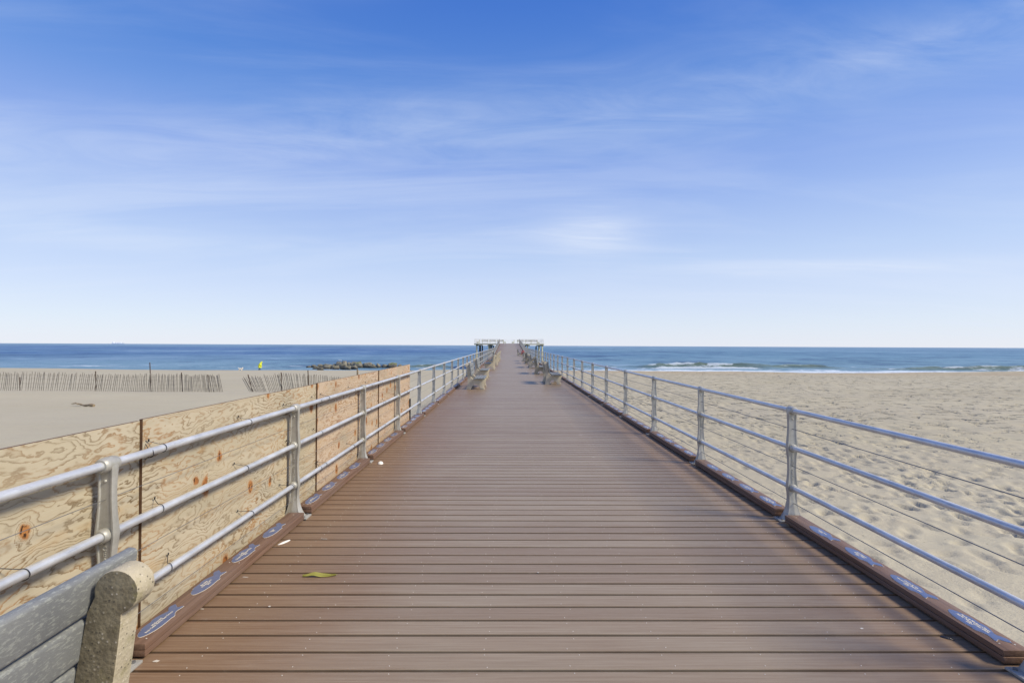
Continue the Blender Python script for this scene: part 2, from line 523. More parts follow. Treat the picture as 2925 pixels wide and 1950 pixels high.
M = {}
M['deck'] = mat_deck(); M['curb'] = mat_curb(); M['ply'] = mat_plywood()
M['rail'] = mat_galv('galvanised_rail', (.62, .64, .66), .42, .45)
M['cast'] = mat_cast()
M['wire'] = simple('steel_wire', (.20, .20, .20), .5, .5, .2)
M['conc'] = mat_concrete('bench_concrete', 0.0, .08, 1.28); M['brownconc'] = mat_concrete('brownish_bench_concrete', .35, .5, 1.05); M['mossconc'] = mat_concrete('mossy_bench_concrete', .85, .8, 1.0); M['slat'] = mat_slat(); M['sand'] = mat_sand(); M['sea'] = mat_sea()
M['rock'] = mat_rock('jetty_rock', .25); M['mossrock'] = mat_rock('mossy_rock', .95)
M['pile'] = mat_pile()
M['beam'] = simple('platform_beam_paint', (.50, .49, .33), .8, 0, .2, 3)
M['beam_shaded'] = simple('shaded_pile', (.055, .06, .05), .8, 0, .3, 3)  # shade under the platform put into the colour of these piles
M['palewood'] = simple('pale_bench_slat', (.55, .54, .47), .8, 0, .12, 4)
M['timber'] = simple('pier_timber', (.13, .10, .075), .85, 0, .3, 6)
M['tie'] = simple('black_nylon', (.012, .014, .022), .45, 0, .1)
M['plyedge'] = simple('plywood_edge', (.115, .06, .03), .8, 0, .3, 30)
M['stake'] = simple('stake_wood', (.075, .05, .035), .85, 0, .35, 14)
M['picket'] = simple('weathered_picket', (.27, .245, .20), .9, 0, .35, 3)
M['drift'] = simple('driftwood', (.27, .21, .13), .9, 0, .35, 8)
M['white'] = simple('white_paint', (.74, .74, .71), .6, 0, .08)
M['screw'] = simple('screw_head', (.60, .56, .49), .5, 0, .1)
M['shell'] = simple('shell_white', (.78, .76, .70), .5, 0, .1, 30)
M['mussel'] = simple('dark_mussel', (.018, .018, .025), .3, 0, .2, 30)
M['blue'] = simple('plaque_blue', (.12, .155, .285), .32, .2, .12, 20, .05)
M['cream'] = simple('plaque_cream', (.78, .72, .58), .5, 0, .05)
M['yellow'] = simple('yellow_raincoat', (.66, .74, .035), .55, 0, .08, 5)
M['trouser'] = simple('dark_trousers', (.015, .018, .03), .8)
M['skin'] = simple('skin', (.5, .32, .24), .6)
M['fur'] = simple('white_fur', (.78, .73, .62), .9, 0, .12, 20)
M['darkspot'] = simple('dark_nose', (.03, .025, .02), .6)
M['gull'] = simple('gull_white', (.8, .8, .8), .7)
M['gullwing'] = simple('gull_grey', (.33, .35, .38), .7)
M['beak'] = simple('gull_beak', (.7, .4, .04), .5)
M['ship'] = simple('ship_hull_hazy', (.55, .62, .74), .7, 0, .05)  # haze of the distance put into the pale hull and top colours
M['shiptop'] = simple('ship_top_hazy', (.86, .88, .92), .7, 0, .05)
M['red'] = simple('red_cloth', (.5, .03, .04), .8, 0, .2)


def mat_leaf():
    m = NT('yellow_leaf'); c = m.coord()
    n = m.noise(m.mapping(c, (8, 60, 8)), 1.0, 4)
    base = m.mix(m.mapr(n, .3, .7), (.20, .19, .03), (.37, .35, .08))
    return m.out(base, .55, 0, m.bump(n, .4, .004))


M['leaf'] = mat_leaf()

# ------------------------------------------------------------------ the setting: beach
def growth(start, step, g, end):
    out = [start]; s = step
    sgn = 1 if end > start else -1
    while (out[-1] - end) * sgn < 0:
        out.append(out[-1] + sgn * s); s *= g
    return out


def beach_profile(X, Y):
    pts_y = np.array([-60, 0, 12, 22, 33, 60, 80, 88, 96, 110, 135, 200])
    pts_z = np.array([-1.0, -1.22, -1.28, -1.38, -1.5, -1.98, -2.58, -3.05, -3.6, -4.3, -5.2, -8.0])
    Z = np.interp(Y, pts_y, pts_z)
    Z = Z + (fbm(X * .035, Y * .05, 3, 3) - .5) * .50 * np.clip((Y + 5) / 30, .25, 1)
    # smooth drift of sand banked up before the left fence
    Z = Z + .30 * np.exp(-((Y - 29.5 - .02 * X) / 2.6) ** 2) / (1 + np.exp((X + 12.5) / .9))
    # hump of the berm far right
    Z = Z + .42 * np.exp(-((X - 103) / 20) ** 2 - ((Y - 80) / 9) ** 2)
    return Z


xs = growth(2.9, .16, 1.045, -420)[::-1] + list(np.arange(2.95, 9.0, .05)) + growth(9.0, .052, 1.0095, 420)
ys = list(np.arange(-14, 2, .6)) + list(np.arange(2.0, 9.5, .05)) + growth(9.5, .052, 1.0105, 150)
xs = np.array(xs); ys = np.array(ys)
BX, BY = np.meshgrid(xs, ys)
BZ = beach_profile(BX, BY)
rough_side = 1 / (1 + np.exp(-(BX - 1.5) / .8))         # trodden sand lies right of the pier
smooth_l = 1 - rough_side
chop = fbm(BX * 1.15, BY * 2.0, 4, 11)
amt = np.clip(.25 + .9 * (fbm(BX * .07, BY * .07, 3, 21) - .3) * 2 + np.clip((BX - 6) / 40, 0, .6), .12, 1.3)
BZ = BZ - rough_side * amt * np.clip(.54 - chop, 0, .4) ** 1.2 * .2
BZ = BZ + rough_side * (fbm(BX * .6, BY * .9, 3, 5) - .5) * .07
BZ = BZ + smooth_l * (fbm(BX * .5, BY * 1.6, 4, 31) - .5) * .09
foot = np.zeros_like(BZ)
r2 = random.Random(5)


def stamp(px, py, ang, L=.30, W=.12, depth=.05):
    rad = .42
    i0, i1 = np.searchsorted(xs, px - rad), np.searchsorted(xs, px + rad)
    j0, j1 = np.searchsorted(ys, py - rad), np.searchsorted(ys, py + rad)
    if i1 - i0 < 2 or j1 - j0 < 2: return
    x = BX[j0:j1, i0:i1] - px; y = BY[j0:j1, i0:i1] - py
    u = x * math.cos(ang) + y * math.sin(ang); v = -x * math.sin(ang) + y * math.cos(ang)
    d = np.sqrt((u / (L / 2)) ** 2 + (v / (W / 2 * (1 + .25 * u / L))) ** 2)
    g = -depth * np.exp(-(d / .95) ** 4.5) + depth * .42 * np.exp(-((d - 1.45) / .34) ** 2)
    foot[j0:j1, i0:i1] += g


for t in range(520):                                     # walkers' tracks
    x, y = r2.uniform(3.0, 60), r2.uniform(2.5, 75)
    if r2.random() < .25: x, y = r2.uniform(4.0, 18), r2.uniform(2.5, 24)
    a = r2.choice([R(90), R(60), R(115), R(20), R(140), R(-30)]) + r2.uniform(-.5, .5)
    sz = r2.uniform(.85, 1.2)
    for k in range(r2.randint(8, 24)):
        side = .13 if k % 2 else -.13
        stamp(x - side * math.sin(a), y + side * math.cos(a), a + r2.uniform(-.25, .25), .28 * sz, .115 * sz, r2.uniform(.06, .11))
        x += .62 * math.cos(a); y += .62 * math.sin(a); a += r2.uniform(-.09, .09)
        if x < 3: break
for t in range(3200):
    stamp(r2.uniform(4, 42), r2.uniform(6, 55), r2.uniform(0, 3.14), r2.uniform(.2, .42), r2.uniform(.10, .2), r2.uniform(.05, .10))
for t in range(240):
    stamp(-r2.uniform(6, 40), r2.uniform(6, 60), r2.uniform(-.3, .3), r2.uniform(.25, .5), r2.uniform(.10, .18), r2.uniform(.02, .04))
foot[1:-1] = (foot[:-2] + 3 * foot[1:-1] + foot[2:]) / 5
foot[:, 1:-1] = (foot[:, :-2] + 3 * foot[:, 1:-1] + foot[:, 2:]) / 5
foot *= np.clip(.42 + (BX - 4.2) * .12 + .35 * (vnoise(BX * .3, BY * .3, 77) - .5), .3, 1.0) * (BX > 0) + (BX <= 0)
BZ = BZ + np.clip(foot, -.10, .04)
wet = np.clip((BY - 79 + (fbm(BX * .05, BY * .05, 3, 9) - .5) * 14) / 6, 0, 1) * .75 + .42 * np.exp(-((BY - 66 - fbm(BX * .03, BY * .0, 2, 4) * 8) / 9) ** 2) * (BX > 0)
wet = np.clip(wet, 0, .9)
beach = grid_mesh('beach', xs, ys, BZ, M['sand'], {'wet': wet})
tag(beach, kind='structure')


def sand_z(x, y):
    j = int(np.clip(np.searchsorted(ys, y), 1, len(ys) - 1)); i = int(np.clip(np.searchsorted(xs, x), 1, len(xs) - 1))
    return float(BZ[j, i])


# ------------------------------------------------------------------ the setting: sea
sx = np.array(growth(-95, .55, 1.07, -24000)[::-1][:-1] + list(np.arange(-95, 150, .5)) + growth(150, .55, 1.07, 24000))
sy = np.array(list(np.arange(93, 140, .22)) + growth(140, .25, 1.032, 26000))
SX, SY = np.meshgrid(sx, sy)
fade = np.exp(-np.clip(SY - 100, 0, None) / 500)
SZ = np.full_like(SX, SEA)
sw = fbm(SX * .012, SY * .09, 3, 41) - .5
SZ += sw * .75 * np.clip((SY - 100) / 40, 0, 1) * fade
SZ += (fbm(SX * .11, SY * .42, 4, 51) - .5) * .36 * fade
foam = np.zeros_like(SX); green = np.zeros_like(SX)


def breaker(x0, x1, yc, amp, soft, front, back, fm, gr, seed):
    env = 1 / (1 + np.exp(-(SX - x0) / soft)) / (1 + np.exp((SX - x1) / soft))
    cy = yc + (fbm(SX * .05, SX * 0, 3, seed) - .5) * 5
    d = SY - cy
    lump = .72 + .56 * fbm(SX * .35, SX * 0 + 3, 3, seed + 3)
    prof = np.where(d < 0, np.exp(-(d / front) ** 2), np.exp(-(d / back) ** 2))
    global SZ, foam, green
    SZ = SZ + amp * env * lump * prof
    n = fbm(SX * .45, SY * 1.3, 4, seed + 9)
    crest = np.where(d < 0, np.exp(-(d / (front * .8)) ** 2), np.exp(-(d / (back * .32)) ** 2))
    foam = np.maximum(foam, env * fm * crest * np.clip((n - .30) * 2.6, 0, 1))
    foam = np.maximum(foam, env * fm * .95 * np.exp(-((d + front * 1.5) / (front * .7)) ** 2))
    green = np.maximum(green, env * gr * np.exp(-((d + front * .35) / front) ** 2))


breaker(34, 63, 121, 1.4, 2.2, 1.1, 3.2, 1.1, 1.0, 61)
breaker(60, 84, 122, 1.0, 2.5, 1.1, 4.2, .25, .85, 71)
breaker(92, 175, 117, 1.05, 7, 1.1, 3.6, .28, 1.0, 81)
breaker(-25, -14, 118, .8, 1.5, 1.0, 3.0, .55, 1.0, 91)
breaker(10, 34, 124, .5, 4, 1.3, 3.0, .8, .4, 95)
# wash running up the sand
for (x0, x1, a) in ((4, 88, 1.0), (-46, 0, .62), (86, 200, .75)):
    env = 1 / (1 + np.exp(-(SX - x0) / 4)) / (1 + np.exp((SX - x1) / 6))
    wash = np.clip((121.5 - SY) / 7, 0, 1) * (.12 + .85 * fbm(SX * .05, SY * .22, 4, 101))
    foam = np.maximum(foam, env * a * wash)
edge = np.clip((113.5 - SY + 3 * (fbm(SX * .04, SX * 0, 3, 121) - .5)) / 3.5, 0, 1) * np.where(SX > 3, .82, .28)
foam = np.maximum(foam, edge * (SX > -60))
# scattered streaks of old foam
stk = np.clip((fbm(SX * .03, SY * .55, 4, 111) - .60) * 6, 0, 1) * np.clip((165 - SY) / 50, 0, 1)
foam = np.maximum(foam, stk * .55)
foam = np.clip(foam, 0, 1)
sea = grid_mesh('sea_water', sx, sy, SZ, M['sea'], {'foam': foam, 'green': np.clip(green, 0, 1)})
tag(sea, kind='structure')

# ------------------------------------------------------------------ pier: deck, ramp, platform, substructure
pier = thing('pier', 'long straight pier of brown composite boards ramping up to a platform over the sea', 'pier')
PITCH = .1445
RAMP_END = 114.0


def boards(name, y0, y1, x0, x1, mat, parent):
    V = []; F = []; A = []
    k0 = math.ceil((y0 - 2.40) / PITCH); k1 = math.floor((y1 - 2.40) / PITCH)
    rr = random.Random(int(y0 * 10) + 3)
    for k in range(k0, k1):
        ya = 2.40 + k * PITCH + .0085; yb = ya + PITCH - .017
        near = ya < 30
        j = (rr.uniform(-.0008, .0008), rr.uniform(-.0008, .0008)) if near else (0, 0)
        za, zb = dz(ya) + j[0], dz(yb) + j[1]
        c = .005 if near else .004
        xe0, xe1 = x0 + rr.uniform(-.004, .004), x1 + rr.uniform(-.004, .004)
        pr = [(ya, za - .035), (ya, za - c * .6), (ya + c * .2, za - c * .2), (ya + c * .7, za), (yb - c * 1.4, zb), (yb - c * .35, zb - c * .3), (yb, zb - c), (yb, zb - .035)]
        b = len(V); n = len(pr)
        V += [(xe0, y, z) for y, z in pr] + [(xe1, y, z) for y, z in pr]
        for i in range(n):
            F.append((b + i, b + (i + 1) % n, b + n + (i + 1) % n, b + n + i))
        F.append(tuple(b + i for i in reversed(range(n)))); F.append(tuple(b + n + i for i in range(n)))
        A += [rr.random()] * (2 * n)
    me = bpy.data.meshes.new(name); me.from_pydata(V, [], F)
    bm = bmesh.new(); bm.from_mesh(me); bmesh.ops.recalc_face_normals(bm, faces=bm.faces); bm.to_mesh(me); bm.free()
    at = me.attributes.new('board', 'FLOAT', 'POINT'); at.data.foreach_set('value', A)
    me.materials.append(mat)
    o = bpy.data.objects.new(name, me); COL.objects.link(o); o.parent = parent
    return o


boards('deck', -4, 66, -2.10, 2.755, M['deck'], pier)
boards('ramp_deck', 66, RAMP_END, -2.10, 2.755, M['deck'], pier)
PX0, PX1, PY0, PY1 = -7.95, 8.45, RAMP_END + .02, RAMP_END + 11
b = MB(); b.box(((PX0 + PX1) / 2, (PY0 + PY1) / 2, 2.06), (PX1 - PX0, PY1 - PY0, .08))
b.build('platform_deck', M['white'], pier)
# screw heads in pairs over every joist
b = MB()
for k in range(-12, 90):
    ya = 2.40 + k * PITCH
    for x in (-1.55, -1.07, -.6, -.13, .35, .83, 1.3, 1.78, 2.25):
        for fy in (.19, .80):
            xx = x + rng.uniform(-.035, .035); yy = ya + PITCH * fy + rng.uniform(-.008, .008)
            z = dz(yy) + .0005; r = .0029
            n = 6
            ring = [(xx + r * math.cos(2 * math.pi * i / n), yy + r * math.sin(2 * math.pi * i / n)) for i in range(n)]
            b.prism_z(ring, z - .002, z + .0008)
sc = b.build('screw_head', M['screw'], pier, fix=False); tag(sc, kind='stuff')
# beams, joists and bents below
b = MB()
for x in (-1.9, -1.07, -.13, .83, 1.78, 2.6):
    for ya, yb in [(-4, 66)] + [(66 + i * 6, 72 + i * 6) for i in range(8)]:
        za, zb = dz(ya) - .04, dz(yb) - .04
        b.add([(x - .03, ya, za - .24), (x + .03, ya, za - .24), (x + .03, ya, za), (x - .03, ya, za),
               (x - .03, yb, zb - .24), (x + .03, yb, zb - .24), (x + .03, yb, zb), (x - .03, yb, zb)],
              [(0, 1, 2, 3), (7, 6, 5, 4), (0, 4, 5, 1), (1, 5, 6, 2), (2, 6, 7, 3), (3, 7, 4, 0)])
b.build('joist', M['timber'], pier)
for i in range(15):
    y = -1 + i * 8.0
    b = MB(); z = dz(y) - .28
    b.box((XC, y, z - .15), (5.1, .3, .3)); b.build('cross_beam', M['timber'], pier)
    for x in (-1.6, 2.3):
        b = MB(); b.tube([(x, y, -7), (x, y, z - .3)], .16, 12); b.build('pile', M['timber'], pier)
# platform edge beam and pile groups
b = MB(); b.box(((PX0 + PX1) / 2, PY0 + .13, 1.93), (PX1 - PX0 + .1, .22, .30))
b.box(((PX0 + PX1) / 2, PY1 - .13, 1.93), (PX1 - PX0 + .1, .22, .30))
for x in (PX0 + .1, PX1 - .1, -4.3, 4.7): b.box((x, (PY0 + PY1) / 2, 1.90), (.22, PY1 - PY0 - .5, .34))
b.build('platform_beam', M['beam'], pier, bevel=.01)
for gx, offs in ((-7.15, ((-.25, 0, 0), (.42, 3.2, 1), (.75, 6.2, 1), (-.1, 9.5, 1))), (-4.4, ((-.15, 0, 0), (.4, 3.2, 1), (.75, 6.2, 1), (-.2, 9.5, 1))),
                 (4.5, ((.15, 0, 0), (-.3, 3.2, 1), (-.2, 6.2, 1))), (7.75, ((.35, 0, 0), (-.15, 3.2, 0), (-.05, 6.2, 0), (-.55, 9.5, 1)))):
    for ox, oy, dk in offs:
        b = MB(); x = gx + ox; y = PY0 + .55 + oy
        b.tube([(x, y, -7), (x, y, 1.5)], .165, 14)
        b.build('pile', M['beam_shaded'] if dk else M['pile'], pier)
    b = MB(); b.box((gx + .1, (PY0 + PY1) / 2, 1.62), (.6 + .5, PY1 - PY0 - 1.0, .22)); b.build('pile_cap', M['beam_shaded'], pier, bevel=.01)
# bird droppings and sand smears on the boards
b = MB()
for (x, y, sx_, sy_) in ((-1.77, 2.47, .035, .02), (-1.45, 2.98, .02, .012), (-1.85, 2.95, .06, .008),
                         (-1.80, 3.35, .05, .007), (-1.5, 4.0, .07, .006), (2.02, 2.75, .022, .012), (1.75, 3.6, .02, .01), (.22, 3.42, .018, .008), (1.3, 8.6, .07, .01),
                         (1.22, 6.9, .05, .012)):
    n = 11; z = dz(y) + .0012
    sx_, sy_ = sx_ * .5, sy_ * .5
    ring = [(x + sx_ * math.cos(2 * math.pi * i / n) * rng.uniform(.6, 1.1), y + sy_ * math.sin(2 * math.pi * i / n) * rng.uniform(.6, 1.1)) for i in range(n)]
    b.prism_z(ring, z - .001, z + .001)
dr = b.build('dried_droppings', M['screw'], pier, fix=False); tag(dr, kind='stuff')

# ------------------------------------------------------------------ railings
FONT = bpy.data.fonts.load('<builtin>') if False else None


def text_mesh(body, size, name, mat, extrude=0.0, align='CENTER', spacing=1.0, sx=1.0, bold=0.0):
    cu = bpy.data.curves.new(name, 'FONT')
    cu.body = body; cu.size = size; cu.align_x = align; cu.align_y = 'CENTER'
    cu.extrude = extrude; cu.resolution_u = 2; cu.space_line = spacing; cu.offset = bold
    o = bpy.data.objects.new('tmp', cu); COL.objects.link(o)
    dg = bpy.context.evaluated_depsgraph_get()
    me = bpy.data.meshes.new_from_object(o.evaluated_get(dg))
    bpy.data.objects.remove(o); bpy.data.curves.remove(cu)
    me.name = name
    me.materials.clear(); me.materials.append(mat)
    if sx != 1.0: me.transform(Matrix.Diagonal((sx, 1, 1, 1)))
    return me


def post_mesh():
    zz = [.012, .05, .085, .117, .16, .20, .255, .30, .345, .39, .44, .488, .56, .616, .666, .715, .77, .84, .91, .965, 1.005, 1.03, 1.045]
    aa = [.088, .066, .053, .045, .039, .036, .041, .051, .045, .040, .036, .0355, .037, .044, .051, .046, .040, .036, .036, .039, .041, .034, .014]
    bb = [.050, .043, .037, .032, .027, .023, .021, .021, .019, .018, .0175, .017, .0175, .019, .021, .019, .0175, .017, .017, .019, .021, .018, .008]
    N = 70
    zi = np.linspace(zz[0], zz[-1], N)
    # smooth interpolation
    def sm(v):
        a = np.interp(zi, zz, v)
        for _ in range(2): a[1:-1] = (a[:-2] + 2 * a[1:-1] + a[2:]) / 4
        return a
    A, B = sm(aa), sm(bb)
    rings = []
    for z, a, c in zip(zi, A, B):
        low = max(0, min(1, (.27 - z) / .12))
        k = .70 * (1 - low) + 1.0 * low
        half = [(a, c * .55), (a * .93, c), (a * .76, c), (a * .66, c * k), (a * .12, c * (k + .25 * low)), (-a * .12, c * (k + .25 * low)), (-a * .66, c * k), (-a * .76, c), (-a * .93, c), (-a, c * .55)]
        ring = half + [(-x, -y) for x, y in half]
        rings.append([(x, y, z) for x, y in ring])
    b = MB(); b.loft(rings)
    for z, r in ((.30, .036), (.666, .036), (1.008, .038)):
        rg = []
        for y, f in ((-.046, .80), (-.040, .93), (-.028, 1.0), (.028, 1.0), (.040, .93), (.046, .80)):
            rg.append([(r * f * math.cos(2 * math.pi * i / 18), y, z + r * f * math.sin(2 * math.pi * i / 18)) for i in range(18)])
        b.loft(rg)
    b.sphere((0, -.0135, .93), .008, 8, 6)
    return b


def make_post(parent, letters=True):
    p = post_mesh().build('post', M['cast'], parent, sharp=35)
    b = MB(); b.box((0, 0, .007), (.27, .125, .014))
    bp = b.build('base_plate', M['cast'], p, bevel=.003)
    for sx_ in (-1, 1):
        for sy_ in (-1, 1):
            b = MB(); b.tube([(sx_ * .108, sy_ * .036, .013), (sx_ * .108, sy_ * .036, .024)], .0095, 6)
            b.build('bolt', M['wire'], p)
    return p


LET = None


def letters_mesh():
    vs = MB()
    out = bmesh.new()
    word = 'OCEAN GROVE'
    z = .628; step = .0278
    for ch in word:
        if ch != ' ':
            me = text_mesh(ch, .031, 'ch', M['cast'], .0022, bold=.0004)
            me.transform(Matrix.Translation((0, -.0145, z)) @ Matrix.Rotation(R(90), 4, 'X'))
            out.from_mesh(me); bpy.data.meshes.remove(me)
        z -= step
    me = bpy.data.meshes.new('lettering'); out.to_mesh(me); out.free(); me.materials.append(M['cast'])
    return me


LET = letters_mesh()


def railing(name, x, label):
    BAY0, BAY = BAYS[-1 if x < 0 else 1]
    root = thing('railing', label, 'railing', (x, 0, 0))
    Ys = [-2.6, 0, 10, 20, 35, 50, 60, 66, 68, 70, 72, 78, 90, 105, 110, 112, 113, 114]
    for h, r in ((1.008, .0215), (.666, .0215), (.30, .0215)):
        b = MB(); b.tube([(0, y, dz(y) + h) for y in Ys], r, 16); b.build('rail', M['rail'], root)
    for h in (.84, .50, .165):
        b = MB(); b.tube([(.0, y, dz(y) + h) for y in Ys], .0032 if x > 0 else .0017, 6); b.build('wire', M['wire'], root)
    first = None
    k = -2
    n = 0
    while True:
        y = BAY0 + k * BAY
        if y > 113.8: break
        if first is None:
            p = first = make_post(root)
            p.location = (0, y, dz(y))
        else:
            p = first.copy(); COL.objects.link(p); p.parent = root; p.location = (0, y, dz(y))
            if y < 16:
                for ch in first.children:
                    c = ch.copy(); COL.objects.link(c); c.parent = p
        if 0 <= k <= 5:
            le = bpy.data.objects.new('lettering', LET); COL.objects.link(le); le.parent = p
        k += 1; n += 1
    return root


railing('railing', XL, 'galvanised three-rail railing along the left side, backed by plywood near the bench')
railing('railing', XR, 'galvanised three-rail railing with thin wires along the right side, open to the beach')

# railing round the platform
root = thing('railing', 'pale distant railing round the end platform above the sea', 'railing', (0, 0, 2.1))
loop = [(XL, PY0 + .1), (PX0 + .1, PY0 + .1), (PX0 + .1, PY1 - .1), (PX1 - .1, PY1 - .1), (PX1 - .1, PY0 + .1), (XR, PY0 + .1)]
for h in (1.0, .66, .32):
    b = MB(); b.tube([(x, y, h) for x, y in loop], .028, 8); b.build('rail', M['white'], root)
proto = None
for (xa, ya), (xb, yb) in zip(loop[:-1], loop[1:]):
    L = math.hypot(xb - xa, yb - ya); n = max(2, round(L / 1.9))
    for i in range(n):
        x, y = xa + (xb - xa) * i / n, ya + (yb - ya) * i / n
        if proto is None:
            b = MB(); b.loft([[(a * math.cos(t), c * math.sin(t), z) for t in [2 * math.pi * q / 10 for q in range(10)]] for z, a, c in ((0, .08, .05), (.12, .04, .03), (.32, .05, .03), (.5, .035, .025), (.66, .05, .03), (.85, .035, .025), (1.03, .045, .03))])
            proto = b.build('post', M['white'], root); p = proto
        else:
            p = proto.copy(); COL.objects.link(p); p.parent = root
        p.location = (x, y, 0)

# ------------------------------------------------------------------ curb boards with fish plaques
FISH = [(-.160, .000), (-.154, .014), (-.138, .027), (-.112, .037), (-.100, .038), (-.092, .045), (-.070, .049), (-.045, .047), (-.020, .045), (-.004, .050), (.020, .050), (.040, .044), (.058, .036), (.080, .026), (.094, .026), (.104, .036),
        (.124, .047), (.142, .047), (.152, .040), (.163, .037), (.152, .022), (.132, .004), (.128, -.004), (.140, -.018), (.143, -.029), (.130, -.030), (.106, -.024), (.088, -.022), (.062, -.031), (.050, -.042), (.034, -.045), (.022, -.041), (-.02, -.043), (-.06, -.042), (-.10, -.036), (-.132, -.024), (-.152, -.012)]
TEXTS_L = ['McDonald\nRich Gelbi Richie Ben Grace', 'Brookie\nRobert Card\n2021', 'Cobb\nDonald Kling Edward Slick\n2021', "Opa Jon\n2021"]
TEXTS_R = ['Paula & Michael Olean\nAbrie, Nana, Great Gabe\n2021', 'Donna M. Fox\nWe love you, Sherry Girl\n2020', 'Ann Dawson\nAbrie J. Olean\n2021', 'Summer Fund\n2019']
GAPY = .085
CW, CT = .14, .031


def plaque(parent, txt, yc, z, flip):
    b = MB()
    c, s_ = (1, 1) if not flip else (-1, -1)
    # local fish x runs along +Y (nose first), fish y towards -X; turned round on the other side
    P = [(-fy * s_, fx * c) for fx, fy in FISH]
    b.cur = 0; b.prism_z([(x * 1.0, y) for x, y in P], 0, .0016)
    Q = [(x * .974, y * .9925) for x, y in P]
    b.cur = 1; b.prism_z(Q, .0012, .0026)
    o = b.build('fish_plaque', [M['cream'], M['blue']], parent, fix=True)
    o.location = (0, yc, z)
    return o


TXT = {}


def lettering(txt, flip):
    key = (txt, flip)
    if key not in TXT:
        me = text_mesh(txt, .0185, 'lettering', M['cream'], 0, 'CENTER', .86, 1.0, .0004)
        w = max(v.co.x for v in me.vertices) - min(v.co.x for v in me.vertices)
        if w > .205: me.transform(Matrix.Diagonal((.205 / w, .9, 1, 1)))
        me.transform(Matrix.Rotation(R(90) if not flip else R(-90), 4, 'Z'))
        TXT[key] = me
    return TXT[key]


def curb(side, k, label, group):
    flip = side > 0
    BAY0, BAY = BAYS[side]
    x = (XL + .058) if side < 0 else (XR - .045)
    y0, y1 = BAY0 + k * BAY + GAPY, BAY0 + (k + 1) * BAY - GAPY
    ym = (y0 + y1) / 2; L = y1 - y0
    root = thing('curb_board', label, 'curb board', (x, ym, dz(ym)), 0, group)
    root.rotation_euler = (math.atan(.0035), 0, 0)
    if k > 13 and k < 29:
        pass
    for i, zc in enumerate((.012 + CT / 2, .012 + CT * 1.5 + .002)):
        b = MB(); b.box((.002 * i * side, rng.uniform(-.004, .004), zc), (CW, L, CT)); b.build('board', M['curb'], root, bevel=.004)
    b = MB()
    for yy in (-L * .38, 0, L * .38): b.box((0, yy, .006), (.08, .06, .012))
    b.build('spacer', M['timber'], root)
    if k < 9:
        T = TEXTS_R if flip else TEXTS_L
        order = [T[i] for i in range(4)]
        for i, oy in enumerate((-.745, -.32, .115, .545)):
            p = plaque(root, order[i], oy, .012 + 2 * CT + .0022, flip)
            if k < 6:
                t = bpy.data.objects.new('lettering', lettering(order[i], flip)); COL.objects.link(t); t.parent = p
                t.location = (.004 if flip else -.004, -.02 if not flip else .02, .0031)
        b = MB()
        for yy, xx in ((-L / 2 + .06, -.03), (-L / 2 + .05, .04), (-.04, -.03), (-.045, .04), (L / 2 - .06, .0)):
            ring = [(xx + .004 * math.cos(t), yy + .004 * math.sin(t)) for t in [2 * math.pi * q / 7 for q in range(7)]]
            b.prism_z(ring, .012 + 2 * CT + .0015, .012 + 2 * CT + .0032)
        b.build('screw_head', M['screw'], root)
    return root


ORD = ['first', 'second', 'third', 'fourth', 'fifth', 'sixth', 'seventh', 'eighth', 'ninth', 'tenth', 'eleventh', 'twelfth']
for side, nm in ((-1, 'left'), (1, 'right')):
    BAY0, BAY = BAYS[side]
    for k in range(-1, 51):
        y1 = BAY0 + (k + 1) * BAY
        if y1 > 113.5: break
        if k == -1 and side < 0: continue
        if k == -1: continue
        extra = {(-1, 0): 'brown curb board with four blue fish plaques, nearest one beside the concrete bench end',
                 (-1, 1): 'second brown curb board with fish plaques along the plywood, behind the lettered second post',
                 (-1, 2): 'third brown curb board with fish plaques along the plywood',
                 (-1, 3): 'fourth curb board with fish plaques, running past the far end of the plywood',
                 (1, 0): 'brown curb board with four bright blue fish plaques, nearest one on the right side'}.get((side, k))
        if extra: lab = extra
        elif k < 12: lab = f'{ORD[k]} curb board from the camera along the {nm} railing, small fish plaques on top'
        else: lab = f'one of the far small curb boards under the {nm} railing towards the ramp'
        curb(side, k, lab, f'curb boards under the {nm} railing')

